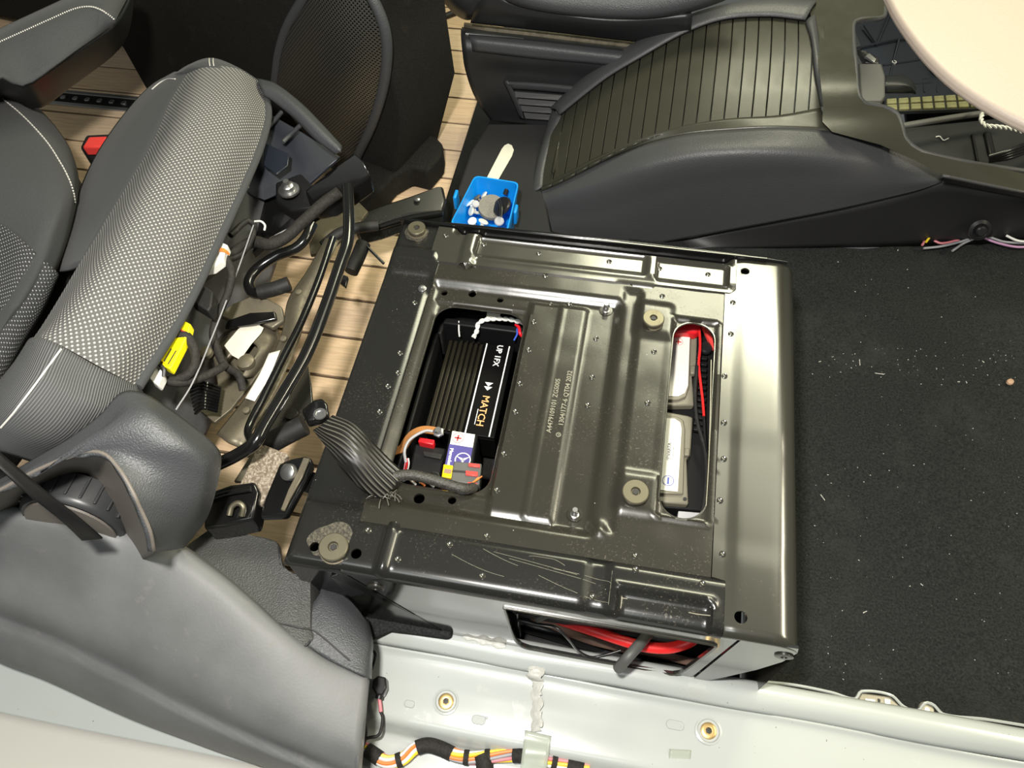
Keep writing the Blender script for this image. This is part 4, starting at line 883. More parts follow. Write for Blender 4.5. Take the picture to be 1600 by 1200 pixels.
tube('connector_band', CV([(243, 566, .342), (256, 576, .340), (256, 588, .336)]), .0022, 'print_black', ds, 6)
wc = fpoly('white_connector', [(338, 374, .335), (356, 382, .335), (352, 392, .335), (348, 405, .335), (332, 417, .332), (316, 420, .332), (326, 395, .335)], 'white_plastic', .014, .002)
for k in range(3): tube('connector_wire', CV([(340, 388 + 2 * k, .338), (350, 389 + 2 * k, .339), (358, 396 + k, .332)]), .0008, 'wire_orange', wc, 5)
fpoly('white_clip', [(380, 278, .325), (388, 276, .325), (388, 290, .325), (382, 296, .325)], 'ivory', .004)
fpoly('black_module', [(295, 468, .33), (310, 440, .33), (333, 455, .33), (330, 478, .33), (325, 486, .33)], 'rubber', .02, .002)
# spring pack, lower bracket, latch hook
for k in range(9): tube('spring_coil', CV([(296 + k * 1.2, 602 + k * 5.5, .235), (318, 598 + k * 5.0, .252), (345 - k * .8, 606 + k * 4.6, .235)]), .0021, 'gloss_black', ds, 6, 14)
fpoly('lower_bracket', [(398, 705, .262), (412, 694, .268), (450, 709, .268), (440, 725, .262), (425, 755, .255), (408, 790, .25), (372, 760, .25)], 'rust_dust', .010, .002)
fpoly('hook_plate', [(436, 724, .278), (455, 716, .28), (476, 712, .28), (487, 715, .28), (488, 728, .278), (470, 765, .272), (448, 806, .262), (405, 808, .258), (415, 775, .265)], 'gloss_black', .012, .003)
fpoly('hook_edge', [(474, 714, .286), (484, 716, .286), (472, 745, .284), (452, 780, .278), (444, 798, .272), (438, 796, .272), (450, 765, .278), (464, 738, .283)], 'olive_pan', .004, .001)
revolve('hook_bolt', [(.0095, -.004), (.0095, .001), (.0085, .0025), (.0045, .004)], P(450, 738, .282), 'steel', ds, (-.25, -.45, .85), 18)
tube('hook_roller', CV([(482, 740, .25), (478, 755, .248), (472, 770, .246)]), .014, 'gloss_black', ds, 16)
fpoly('slide_block', [(318, 772, .262), (360, 757, .265), (398, 752, .265), (405, 768, .262), (395, 812, .255), (350, 822, .25), (318, 826, .25)], 'gloss_black', .035, .003)
tube('slide_groove', CV([(322, 780, .266), (355, 770, .268), (392, 764, .268)]), .0035, 'gloss_black', ds, 8)
tube('slide_ring', CV([(358, 805, .262), (362, 792, .266), (372, 786, .268), (380, 792, .266), (378, 806, .26)]), .0032, 'bolt_zinc', ds, 8, 24)
fpoly('cross_strut', [(365, 752, .245), (395, 705, .25), (405, 708, .25), (385, 752, .245)], 'bolt_zinc', .006, .001)
fpoly('gusset_plate', [(448, 590, .225), (480, 565, .225), (486, 600, .225), (488, 628, .225), (470, 665, .225), (425, 690, .225), (412, 678, .225), (432, 640, .225)], 'dusty_paint', .006, .001)
tube('pivot_tube', CV([(415, 696, .245), (445, 680, .25), (476, 664, .255)]), .0125, 'rubber', ds, 14)
lg = fpoly('strap_lug', [(470, 640, .29), (490, 624, .295), (503, 621, .297), (511, 630, .297), (513, 648, .295), (500, 658, .29), (480, 663, .285)], 'gloss_black', .010, .003)
revolve('lug_rivet', [(.0075, 0), (.0070, .0014), (.0045, .0014), (.0042, -.001)], P(500, 647, .297), 'steel', lg, n=16)
revolve('plate_boss', [(.0085, 0), (.0080, .0025), (.006, .003)], P(455, 647, .228), 'dusty_paint', ds, n=16)
# belt and buckle
tag(loft('seat_belt', [CV([(-420, 360, .68), (-60, 652, .50), (0, 706, .48), (60, 757, .45), (126, 812, .40), (160, 842, .36)]), CV([(-420, 388, .68), (-60, 680, .50), (0, 731, .48), (50, 777, .45), (100, 818, .40), (128, 845, .36)])], 'void_black', None, 30, 5, .0015), 'black seat belt webbing crossing the adjuster wheel at the left', 'seat belt')
bkl = thing('belt_buckle', 'black seat belt buckle with a bright red release button', 'buckle', P(150, 225, .12))
prism('release_button', CV([(138, 213, .205), (168, 212, .205), (160, 229, .205), (128, 230, .205)]), .018, 'fuse_red', bkl, .003)
prism('buckle_body', CV([(134, 210, .200), (175, 208, .200), (165, 250, .185), (142, 250, .18), (124, 230, .195)]), .05, 'grommet', bkl, .004)
tube('buckle_stalk', CV([(150, 240, .17), (165, 262, .10), (175, 285, .02)]), .010, 'grommet', bkl, 10)

# ================================================================== SILL TRIM (near left)
stt = thing('sill_trim', 'large grey plastic entry trim with a long groove at the lower left', 'trim', P(250, 1000, .1))
K1 = [(-80, 772, .305), (0, 788, .302), (60, 797, .30), (125, 810, .295), (190, 822, .273), (240, 837, .27), (285, 855, .262), (340, 893, .25), (400, 943, .235), (450, 987, .222), (510, 1030, .205), (575, 1058, .19)]
K1b = [(-80, 790, .308), (0, 806, .305), (60, 816, .303), (125, 830, .298), (188, 845, .28), (236, 864, .276), (280, 886, .268), (335, 925, .255), (390, 975, .24), (440, 1015, .226), (505, 1055, .208), (574, 1082, .192)]
K2 = [(-80, 852, .252), (0, 880, .25), (50, 896, .248), (100, 915, .245), (150, 938, .242), (200, 965, .238), (260, 1000, .232), (320, 1035, .225), (380, 1072, .215), (440, 1108, .205), (500, 1138, .195), (563, 1165, .185)]
K2b = [(-80, 905, .222), (0, 940, .22), (50, 960, .218), (100, 980, .215), (150, 1003, .212), (200, 1026, .21), (260, 1058, .205), (320, 1090, .20), (380, 1122, .192), (440, 1152, .185), (500, 1178, .178), (560, 1200, .17)]
K3 = [(-80, 932, .190), (0, 966, .188), (50, 986, .187), (100, 1007, .185), (150, 1030, .183), (200, 1055, .18), (260, 1090, .176), (320, 1118, .172), (380, 1145, .168), (440, 1170, .164), (500, 1195, .16), (560, 1220, .155)]
K3b = [(-80, 950, .186), (0, 985, .184), (50, 1003, .183), (100, 1024, .181), (150, 1048, .179), (200, 1073, .176), (260, 1106, .172), (320, 1135, .168), (380, 1162, .164), (440, 1188, .16), (500, 1212, .156), (560, 1240, .15)]
K4 = [(-80, 990, .15), (0, 1028, .148), (50, 1046, .146), (100, 1068, .144), (160, 1096, .14), (220, 1122, .136), (280, 1145, .13), (350, 1171, .124), (400, 1188, .12), (450, 1205, .115), (500, 1222, .11), (560, 1250, .11)]
K0 = [(x, y - 2, .12) for x, y, z in K1]
K5 = [(x - 6, y + 6, .06) for x, y, z in K4]
loft('trim_shell', [EXT(k, (-.40, .03, .04)) for k in (K0, K1, K1b, K2, K2b, K3, K3b, K4, K5)], 'trim_grey', stt, 120, 70, .004)
pp = [(286, 858), (312, 838), (330, 828), (390, 836), (432, 847), (438, 866), (441, 884), (452, 893), (478, 902), (497, 914), (503, 930), (500, 952), (496, 978), (488, 1000), (474, 1014), (455, 1000), (430, 982), (400, 955), (360, 918), (320, 885)]
sheet('pebble_pad', pp, [], lambda x, y: 0, 'trim_pebble', stt, 9, 0, lambda x, y, z: P(x, y, .222 - .010 * sm(440, 505, x) - .006 * sm(880, 835, y) - .03 * sm(488, 503, x)))
loft('pad_skirt', [[P(x, y, .222 - .010 * sm(440, 505, x) - .006 * sm(880, 835, y) - .03 * sm(488, 503, x)) for x, y in pp[:15]], [P(x + 3, y + 2, .15) for x, y in pp[:15]]], 'plastic_lower', stt, 40, 4, .002)
loft('corner_trim', [CV([(436, 975, .217), (470, 962, .213), (498, 930, .206), (503, 912, .19)]), CV([(470, 1002, .212), (510, 985, .209), (530, 953, .203), (526, 922, .188)]), CV([(520, 1034, .204), (548, 1015, .202), (560, 982, .196), (550, 940, .182)]), CV([(574, 1058, .194), (577, 1030, .192), (579, 1003, .188), (572, 968, .175)]), CV([(579, 1060, .12), (582, 1030, .12), (583, 1003, .12), (576, 968, .12)])], 'plastic_grain', stt, 24, 24, .004)
loft('trim_end', [CV([(574, 1058, .190), (570, 1100, .189), (563, 1165, .184), (560, 1200, .170), (560, 1250, .11)]), CV([(577, 1062, .15), (573, 1102, .15), (567, 1165, .15), (564, 1200, .14), (563, 1250, .1)]), CV([(578, 1064, .09), (574, 1102, .09), (569, 1165, .09), (566, 1200, .09), (565, 1250, .08)])], 'trim_grey', stt, 20, 8, .003)
tube('trim_seam', CV([(436, 974, .222), (470, 981, .220), (490, 985, .214), (535, 1022, .205), (574, 1056, .191)]), .0009, 'print_black', stt, 6, 40)

# ---- wires on the sill
hn_ = thing('wiring_harness', 'taped bundle of coloured wires along the lower edge of the sill', 'cable', P(690, 1178, .06))
path = [(555, 1160, .066), (580, 1176, .066), (604, 1190, .066), (628, 1186, .067), (648, 1170, .068), (668, 1164, .068), (690, 1170, .068), (712, 1180, .068), (735, 1184, .068), (765, 1182, .068), (800, 1180, .07), (830, 1182, .075), (870, 1192, .07), (920, 1205, .07)]
wm = ['wire_orange', 'wire_white', 'wire_yellow', 'wire_pink', 'wire_grey', 'wire_orange', 'wire_yellow', 'wire_white', 'red_cable']
base = catmull(CV(path), 140)
for k in range(9):
    q = []
    for i, p in enumerate(base):
        t = (base[min(i + 1, 139)] - base[max(i - 1, 0)]).normalized(); a = t.cross(Vector((0, 0, 1))).normalized(); b = a.cross(t); th = 2 * math.pi * k / 8 + i * .05
        rr = .0052 if k < 8 else 0; q.append(p + a * rr * math.cos(th) + b * rr * .7 * math.sin(th))
    tube('wire', q, .0021, wm[k], hn_, 6, 140)
def wrap(i0, i1): tube('tape_wrap', base[i0:i1:3], .0082, 'tape_sleeve', hn_, 10, 12, .85)
for i0, i1 in ((8, 20), (27, 33), (40, 62), (68, 73), (80, 84), (96, 112), (118, 122), (127, 139)): wrap(i0, i1)
tube('branch_stub', CV([(752, 1180, .068), (756, 1192, .068), (758, 1204, .068)]), .0095, 'tape_sleeve', hn_, 10)
sc = thing('sill_connector', 'black plug on a thin red and black lead beside the grey trim', 'connector', P(592, 1072, .085))
prism('plug_body', CV([(582, 1062, .100), (590, 1055, .100), (603, 1058, .100), (604, 1074, .100), (598, 1086, .100), (588, 1086, .100), (581, 1074, .100)]), .014, 'grommet', sc, .002)
tube('plug_neck', CV([(594, 1084, .094), (592, 1092, .093)]), .0045, 'grommet', sc, 8)
tube('lead', CV([(592, 1090, .093), (594, 1102, .092), (595, 1112, .09)]), .0022, 'wire_pink', sc, 8)
tube('lead', CV([(594, 1110, .09), (598, 1122, .089), (592, 1148, .086), (575, 1153, .085), (562, 1158, .085)]), .0018, 'rubber', sc, 8)
tube('lead', CV([(568, 1120, .09), (572, 1145, .086), (566, 1170, .075), (560, 1178, .07)]), .0018, 'rubber', sc, 8)
tag(tube('drain_wire', CV([(580, 1015, .10), (587, 1022, .10), (583, 1040, .098), (572, 1060, .095)]), .0020, 'grommet'), 'short black wire emerging from behind the grey corner trim', 'wire')

# ================================================================== SUBWOOFER BOX
A_ = P(228, 142, 0); B_ = P(592, 292, 0); ub = (B_ - A_).normalized(); nb = Vector((ub.y, -ub.x, 0)).normalized()
def PS(px, py, off=0.): return PN(px, py, A_ + nb * off, nb)
sw = thing('speaker_box', 'black felt covered speaker box with an oval metal mesh grille', 'speaker', (A_ + B_) / 2)
q = [PS(*p) for p in ((228, 142), (190, 75), (120, 50), (0, 28), (-180, 0), (-180, -60), (610, -60), (596, 0), (612, 100), (633, 195))] + [B_ + ub * .03]
prism('cabinet', q, -nb * .16, 'felt_box', sw, .010, 3)
prism('foot', CV([(590, 205, .055), (632, 190, .055), (652, 204, .055), (680, 212, .055), (692, 224, .055), (690, 241, .055), (668, 267, .055), (640, 260, .055), (614, 275, .055), (592, 300, .055), (570, 330, .055), (545, 330, .055), (560, 240, .055)]), .05, 'felt_box', sw, .006, 3)
gr = [(432, 132), (438, 88), (450, 50), (470, 15), (498, -22), (530, -32), (562, -12), (584, 24), (596, 62), (597, 102), (590, 148), (575, 195), (558, 232), (545, 258), (530, 262), (505, 235), (475, 195), (448, 160)]
gl = [PS(*p, .012) for p in gr]; gl = catmull(gl + gl[:1], 61)[:-1]; gc = sum(gl, Vector()) / 60
v = []; f = []; uvs = []; NR = 14
for k in range(NR + 1):
    s = 1 - k / NR * .999
    for p in gl:
        d = p - gc; x = gc + d * s + nb * (.030 * (1 - s ** 2.6)); v.append(x); uvs.append(((x - A_).dot(ub), x.z))
for k in range(NR):
    for i in range(60): j = (i + 1) % 60; f.append((k * 60 + i, k * 60 + j, (k + 1) * 60 + j, (k + 1) * 60 + i))
mesh_obj('grille', v, f, 'grille_mesh', sw, True, uvs)
rr_ = [gc + (p - gc) * 1.055 for p in gl]
tube('grille_frame', [p - nb * .004 for p in rr_ + rr_[:1]], .0085, 'plastic_grain', sw, 10, 120)
# black cable lying on the planks beyond
tag(tube('floor_cable', CV([(585, -25, .006), (592, 0, .006), (605, 18, .006), (630, 29, .006), (660, 33, .006), (690, 27, .006), (715, 18, .006), (740, 10, .006)]), .0070, 'rubber', None, 10, 50), 'black cable curving over the planks beside the passenger seat', 'cable')

# ================================================================== PASSENGER SEAT
ps = thing('passenger_seat', 'dark passenger seat with a louvred plastic base cover behind the console', 'seat', (.15, 1.15, 0))
A1 = [(722, 42, 1.05), (760, 48, 1.05), (840, 57, 1.05), (930, 68, 1.05), (1060, 82, 1.05)]
A2 = [(720, 52, 1.02), (760, 58, 1.02), (840, 66, 1.02), (930, 76, 1.02), (1060, 90, 1.02)]
A3 = [(722, 78, 1.00), (760, 84, 1.00), (840, 92, 1.00), (930, 99, 1.00), (1060, 112, 1.00)]
A4 = [(727, 110, 1.00), (762, 112, 1.005), (840, 118, 1.005), (930, 125, 1.005), (1060, 140, 1.005)]
A5 = [(742, 152, 1.005), (772, 150, 1.0), (840, 155, 1.0), (920, 160, 1.0), (1040, 170, 1.0)]
A6 = [(768, 190, 1.015), (790, 192, 1.01), (840, 196, 1.01), (900, 200, 1.01), (1000, 206, 1.01)]
loft('base_cover', [CY(k) for k in (A1, A2, A3, A4, A5, A6)], 'plastic_dark', ps, 40, 40, .006)
loft('cover_ledge', [CY([(732, 53, 1.016), (840, 63, 1.016), (930, 73, 1.016), (1060, 88, 1.016)]), CY([(735, 62, .998), (840, 74, .998), (930, 84, .998), (1060, 97, .998)]), CY([(738, 80, .996), (840, 92, .996), (930, 100, .996), (1060, 114, .996)])], 'plastic_grain', ps, 30, 8, .003)
loft('louvre_frame', [CY([(788, 126, .999), (830, 128, .999), (880, 132, .999), (925, 137, .999)]), CY([(793, 131, .990), (832, 134, .990), (880, 138, .990), (925, 143, .990)]), CY([(800, 140, .994), (834, 142, .994), (880, 146, .994), (925, 150, .994)])], 'plastic_grain', ps, 20, 6, .003)
loft('louvre_frame', [CY([(786, 128, .999), (800, 158, .998), (812, 185, 1.0)]), CY([(793, 128, .990), (806, 157, .990), (817, 185, .992)]), CY([(801, 138, .995), (812, 158, .995), (820, 186, .997)])], 'plastic_grain', ps, 12, 6, .003)
for k in range(4):
    y = 143 + 11 * k; x0 = 803 + 5 * k
    v, f = prism_data(CY([(x0, y, .995), (x0 + 90, y + 7, .995), (x0 + 90, y + 15, .990), (x0 + 3, y + 9, .990)]), Vector((0, .008, 0))); mesh_obj('louvre', v, f, 'plastic_lower', ps, False)
loft('seat_mechanism', [CY([(725, 36, 1.06), (800, 45, 1.06), (900, 55, 1.06), (1040, 70, 1.06)]), CY([(724, 48, 1.055), (800, 57, 1.055), (900, 68, 1.055), (1040, 84, 1.055)])], 'olive_pan', ps, 12, 4, .006)
tube('slide_bar', CY([(728, 53, 1.02), (775, 58, 1.02), (818, 63, 1.02)]), .0035, 'steel', ps, 8)
loft('seat_shell', [CY([(735, 36, 1.03), (760, 39, 1.03), (860, 50, 1.03), (960, 62, 1.03), (1080, 75, 1.03)]), CY([(745, 10, 1.0), (775, 18, 1.0), (860, 30, 1.0), (960, 40, 1.0), (1080, 40, 1.0)]), CY([(770, -20, 1.0), (790, 0, 1.0), (860, 18, 1.0), (960, 30, 1.0), (1080, 22, 1.0)])], 'plastic_dark', ps, 30, 14, .006)
loft('seat_cushion', [CY([(770, -15, 1.0), (795, 5, 1.0), (840, 18, 1.0), (920, 28, 1.0), (1000, 31, 1.0), (1060, 24, 1.0), (1120, 6, 1.0), (1160, -12, 1.0)]), CY([(775, -25, .985), (800, -6, .985), (845, 10, .985), (920, 20, .985), (1000, 22, .985), (1058, 14, .985), (1115, -4, .985), (1155, -22, .985)]), CY([(790, -50, 1.0), (815, -35, 1.0), (850, -20, 1.0), (920, -12, 1.0), (1000, -10, 1.0), (1055, -18, 1.0), (1105, -30, 1.0), (1145, -45, 1.0)]), CY([(800, -90, 1.1), (830, -90, 1.1), (860, -90, 1.1), (920, -90, 1.1), (1000, -90, 1.1), (1055, -90, 1.1), (1105, -90, 1.1), (1145, -90, 1.1)])], 'plastic_grain', ps, 40, 20, .006)
loft('back_corner', [CY([(672, -25, 1.08), (690, 0, 1.06), (708, 20, 1.05), (726, 31, 1.05), (745, 30, 1.05)]), CY([(690, -30, 1.05), (705, -5, 1.03), (722, 14, 1.02), (738, 22, 1.02), (752, 18, 1.02)]), CY([(720, -40, 1.05), (735, -20, 1.03), (750, -5, 1.02), (765, 2, 1.02), (775, -2, 1.02)])], 'plastic_dark', ps, 20, 12, .006)

# ================================================================== CENTRE CONSOLE
cc_ = thing('centre_console', 'dark plastic centre console with a ribbed roller lid beside the seat base', 'console', (.5, .9, 0))
c0 = [(826, 322, .775), (834, 345, .768), (862, 363, .76), (930, 377, .757), (1000, 384, .757), (1070, 374, .757), (1150, 359, .757), (1230, 344, .76), (1310, 328, .765), (1390, 309, .77), (1440, 296, .775), (1472, 284, .78)]
c1 = [(827, 315, .785), (836, 330, .773), (866, 340, .765), (930, 335, .756), (1000, 315, .752), (1070, 295, .750), (1150, 282, .750), (1230, 278, .752), (1310, 280, .757), (1390, 287, .767), (1440, 284, .775), (1473, 281, .782)]
c1b = [(829, 308, .79), (840, 315, .782), (870, 308, .772), (930, 290, .760), (1000, 263, .754), (1070, 245, .752), (1150, 238, .752), (1230, 239, .754), (1310, 247, .760), (1390, 262, .774), (1440, 274, .782), (1474, 278, .787)]
c2 = [(831, 300, .80), (850, 297, .80), (885, 280, .80), (940, 253, .80), (1000, 228, .80), (1070, 210, .80), (1140, 203, .80), (1220, 199, .80), (1300, 206, .80), (1375, 225, .80), (1430, 250, .80), (1476, 275, .80)]
sh = loft('side_shell', [CY(k) for k in (c0, c1, c1b, c2)], 'plastic_console', cc_, 70, 30, .006)
# frame round the lid: near border, nose and far border (z by survey)
n0 = CY(c2[1:9]); lidn = CV([(847, 291, .058), (880, 277, .088), (935, 248, .135), (1000, 217, .178), (1070, 196, .206), (1140, 185, .222), (1215, 180, .232), (1282, 168, .242)])
loft('near_border', [n0, lidn], 'slat_plastic', cc_, 50, 6, .006)
lidf = CV([(876, 180, .094), (903, 158, .122), (950, 122, .165), (1000, 92, .20), (1070, 53, .238), (1130, 32, .258), (1200, 27, .268), (1258, 33, .272)])
outf = CV([(862, 172, .075), (892, 142, .11), (945, 100, .16), (1000, 66, .198), (1072, 30, .238), (1130, 12, .258), (1200, 4, .27), (1275, 6, .275)])
loft('far_border', [lidf, [a.lerp(b, .45) + Vector((0, 0, .006)) for a, b in zip(lidf, outf)], outf, [p + Vector((.004, .012, -.02)) for p in outf], [p + Vector((.0, .016, -.08)) for p in outf]], 'plastic_console', cc_, 50, 16, .005)
nose_o = CV([(831, 300, .045), (834, 275, .050), (842, 240, .058), (852, 205, .066), (862, 172, .075)]); nose_m = CV([(838, 297, .053), (842, 270, .062), (850, 238, .072), (859, 206, .080), (868, 176, .088)]); nose_i = CV([(847, 291, .058), (850, 266, .065), (857, 237, .074), (866, 207, .083), (876, 180, .094)])
loft('nose_border', [[p + Vector((-.006, 0, -.05)) for p in nose_o], nose_o, nose_m, nose_i], 'plastic_console', cc_, 24, 10, .004)
# roller lid: each slat its own piece, running across
def atx(curve, x):
    for a, b in zip(curve, curve[1:]):
        if a.x <= x <= b.x or (a is curve[0] and x < a.x) or (b is curve[-1] and x > b.x):
            t = (x - a.x) / (b.x - a.x); return a.lerp(b, t)
    return curve[-1]
LN = catmull(lidn, 60); LF = catmull(lidf, 60)
xs0 = max(LN[0].x, LF[0].x); SW = .0205
xa = min(LN[0].x, LF[0].x) - .002; k = 0
while xa < LN[-1].x - .004:
    x0, x1 = xa + .0007, min(xa + SW - .0007, LN[-1].x + .002); top = []
    for x in (x0, x1):
        n_ = atx(LN, x); f_ = atx(LF, x); n_ = Vector((x, n_.y - .004, n_.z)); f_ = Vector((x, f_.y + .004, f_.z)); row = []
        for j in range(6):
            t = j / 5; p = n_.lerp(f_, t); p.z += .010 * math.sin(math.pi * t) - .003; row.append(p)
        top.append(row)
    v = []; f = []
    for row in top: v += row + [p - Vector((0, 0, .005)) for p in row]
    for j in range(5):
        f += [(j, 12 + j, 13 + j, j + 1), (6 + j, 7 + j, 19 + j, 18 + j), (j, j + 1, 7 + j, 6 + j), (12 + j, 18 + j, 19 + j, 13 + j)]
    f += [(0, 6, 18, 12), (5, 17, 23, 11)]
    s_ = mesh_obj('lid_slat', v, f, 'slat_plastic', cc_, True); bevel(s_, .0006, 1, 50)
    xa += SW; k += 1
loft('lid_pull', [CV([(861, 270, .078), (867, 240, .086), (874, 205, .094)]), CV([(864, 270, .083), (870, 240, .091), (876, 206, .098)]), CV([(868, 268, .079), (873, 240, .087), (878, 208, .096)])], 'slat_plastic', cc_, 10, 5, .003)
loft('lid_floor', [[p - Vector((0, 0, .014)) for p in LN[::6]], [p - Vector((0, 0, .012)) for p in LF[::6]]], 'print_black', cc_, 20, 4, .003)
# front deck with the notch, drawn as a polygon over a gently falling surface
def deckz(px): return .246 + .03 * sm(1420, 1260, px) * 0 + .024 * sm(1480, 1300, px) - .080 * sm(1340, 1620, px)
deck = [(1262, 4), (1300, -15), (1390, -20), (1382, 8), (1379, 27), (1345, 31), (1334, 36), (1332, 48), (1336, 100), (1341, 150), (1352, 163), (1380, 168), (1400, 178), (1408, 196), (1413, 216), (1424, 228), (1440, 238), (1500, 252), (1560, 262), (1660, 276), (1660, 312), (1600, 302), (1540, 290), (1476, 276), (1430, 250), (1375, 226), (1300, 206), (1285, 190), (1286, 160), (1280, 110), (1274, 60), (1268, 30)]
def decz(px, py): return .270 - .105 * sm(1330, 1640, px) - .028 * sm(120, 205, py) * (1 - sm(1330, 1500, px)) + .0 * py
dk2 = []
_z = lambda x, y: decz(x, y)
dpts = resample_loop(deck, 14)
sheet('deck', deck, [], lambda x, y: 0, 'slat_plastic', cc_, 14, 0, lambda x, y, z: P(x, y, decz(x, y)))
tube('deck_rim', [P(x, y, decz(x, y) - .004) for x, y in deck[1:20]], .0045, 'plastic_console', cc_, 8, 120)
loft('lid_end_border', [CV([(1258, 33, .272), (1266, 60, .271), (1272, 110, .262), (1281, 165, .243)]), CV([(1266, 26, .276), (1272, 60, .276), (1279, 110, .266), (1288, 168, .248)]), CV([(1274, 22, .271), (1280, 60, .270), (1287, 110, .262), (1296, 172, .246)])], 'plastic_console', cc_, 16, 6, .006)
loft('front_edge', [CV([(1472, 276, decz(1472, 276)), (1540, 290, decz(1540, 290)), (1600, 302, decz(1600, 302)), (1680, 316, decz(1660, 316))]), CY([(1474, 284, .775), (1540, 298, .79), (1600, 309, .80), (1680, 322, .81)])], 'plastic_console', cc_, 16, 6, .004)
loft('lower_panel', [CY([(860, 363, .765), (930, 376, .765), (1000, 383, .765), (1070, 374, .767), (1150, 359, .768), (1230, 344, .77), (1310, 328, .775), (1390, 309, .78), (1470, 286, .785), (1540, 296, .797), (1600, 307, .807), (1680, 320, .815)]), CV([(862, 366, .0), (930, 380, 0), (1000, 388, .0), (1070, 388, .0), (1150, 388, .0), (1230, 388, .0), (1310, 387, .0), (1390, 386, .0), (1470, 384, 0), (1540, 381, 0), (1600, 377, 0), (1680, 370, 0)])], 'plastic_lower', cc_, 50, 8, .005)
gm = revolve('grommet', [(.018, 0), (.0175, .003), (.012, .005), (.009, .003), (.0085, .010), (.006, .012)], PY(1530, 356, .80) - Vector((0, .004, 0)), 'grommet', cc_, (0, -.9, .45), 20)
# black filler walls behind the console shell
box('console_core', (.42, .90, .04), (.46, .12, .07), 'print_black', cc_, .01)

# ---- wires by the console foot
for k, (pts, m_) in enumerate((([(1441, 383), (1450, 372), (1470, 380), (1500, 374), (1520, 368)], 'wire_pink'), ([(1443, 388), (1470, 385), (1500, 378), (1530, 369), (1545, 372)], 'wire_grey'), ([(1488, 392), (1510, 378), (1540, 370), (1570, 378), (1610, 380)], 'wire_grey'), ([(1535, 371), (1560, 380), (1590, 386), (1620, 384)], 'wire_violet'), ([(1447, 378), (1453, 370), (1456, 366)], 'wire_yellow'), ([(1572, 368), (1590, 376), (1610, 378)], 'wire_white'))):
    tag(tube('loose_wire', CV([(x, y, .014 + .002 * k) for x, y in pts]), .0021, m_, None, 8, 30), ['pink wire at the left end of the loose wires by the console foot', 'long grey wire running below the rubber grommet of the console', 'grey wire arching up to the rubber grommet from the carpet', 'violet wire at the right end of the loose wires by the console', 'short yellow wire stub standing by the console foot', 'white wire at the right frame edge by the console foot'][k], 'wire', 'loose wires by the console foot')

# ================================================================== FOOTWELL BEHIND THE CONSOLE
fw = thing('footwell_liner', 'blue black ribbed plastic liner deep in the passenger footwell', 'liner', (.85, 1.25, 0))
prism('liner_panel', CV([(1320, 10, .10), (1400, -40, .12), (1660, -40, .12), (1660, 190, .06), (1560, 170, .06), (1380, 158, .06), (1325, 130, .06)]), .01, 'navy_plastic', fw)
def lz(py): return .114 - .054 * sm(-40, 170, py)
for a, b in (((1338, 75), (1405, 60)), ((1370, 70), (1400, 0)), ((1395, 98), (1405, 60)), ((1380, 102), (1435, 94)), ((1395, 100), (1388, 130)), ((1405, 60), (1450, 58)), ((1435, 94), (1450, 60)), ((1440, 125), (1480, 118)), ((1430, 132), (1520, 126)), ((1442, 128), (1444, 145)), ((1463, 127), (1464, 145)), ((1484, 126), (1485, 145)), ((1505, 125), (1507, 145)), ((1350, 40), (1370, 70))):
    tube('liner_rib', CV([(*a, lz(a[1]) + .002), (*b, lz(b[1]) + .002)]), .0022, 'navy_plastic', fw, 6, 4)
revolve('rib_node', [(.0045, 0), (.0045, .005), (.0028, .005), (.0026, .002)], P(1396, 100, lz(100)), 'grey_plastic', fw, n=16)
lk = revolve('liner_socket', [(.034, 0), (.034, .012), (.030, .015), (.026, .012), (.020, .006)], P(1470, 92, lz(92)), 'grommet', fw, n=28)
revolve('socket_core', [(.014, 0), (.013, .010), (.008, .012), (.006, .010)], P(1468, 103, lz(92) + .008), 'grommet', lk, n=18)
gs_ = thing('grid_strip', 'olive plastic strip with square cells in two rows behind the console', 'strip', P(1460, 160, .08))
gz = .115
def gp(u, v_): 
    a = Vector((1383, 156, 0)).lerp(Vector((1384, 175, 0)), v_); b = Vector((1548, 146, 0)).lerp(Vector((1552, 169, 0)), v_); q = a.lerp(b, u); return P(q.x, q.y, gz)
prism('strip_back', [gp(0, 0), gp(1, 0), gp(1, 1), gp(0, 1)], .006, 'plastic_dark', gs_)
for r in range(2):
    for k in range(9):
        u0, u1 = (k + .08) / 9, (k + .92) / 9; v0, v1 = (r + .10) / 2, (r + .88) / 2
        prism('cell', [gp(u0, v0) + Vector((0, 0, .004)), gp(u1, v0) + Vector((0, 0, .004)), gp(u1, v1) + Vector((0, 0, .004)), gp(u0, v1) + Vector((0, 0, .004))], .005, 'grid_olive', gs_, .001, 1)
bk2 = thing('footwell_bracket', 'grey olive plastic bracket with a steel clip at the console notch', 'bracket', P(1360, 130, .1))
prism('bracket_body', CV([(1340, 98, .17), (1378, 98, .17), (1384, 118, .168), (1384, 148, .165), (1378, 158, .16), (1346, 158, .16), (1342, 130, .165)]), .05, 'conn_grey', bk2, .004)
prism('bracket_step', CV([(1347, 157, .165), (1377, 158, .165), (1378, 168, .16), (1350, 166, .16)]), .03, 'plastic_dark', bk2, .002)
prism('steel_clip', CV([(1351, 88, .172), (1358, 82, .174), (1370, 92, .174), (1366, 97, .172)]), .004, 'steel', bk2, .001)
prism('black_latch', CV([(1341, 76, .165), (1352, 80, .168), (1374, 90, .168), (1374, 99, .166), (1352, 97, .166)]), .01, 'grommet', bk2, .002)
loft('bracket_arm', [CV([(1382, 118, .13), (1410, 118, .13), (1424, 124, .128), (1432, 138, .12)]), CV([(1382, 130, .142), (1410, 130, .142), (1422, 134, .138), (1430, 142, .128)]), CV([(1383, 146, .125), (1408, 146, .125), (1425, 146, .12), (1431, 148, .115)])], 'plastic_dark', bk2, 14, 10, .004)
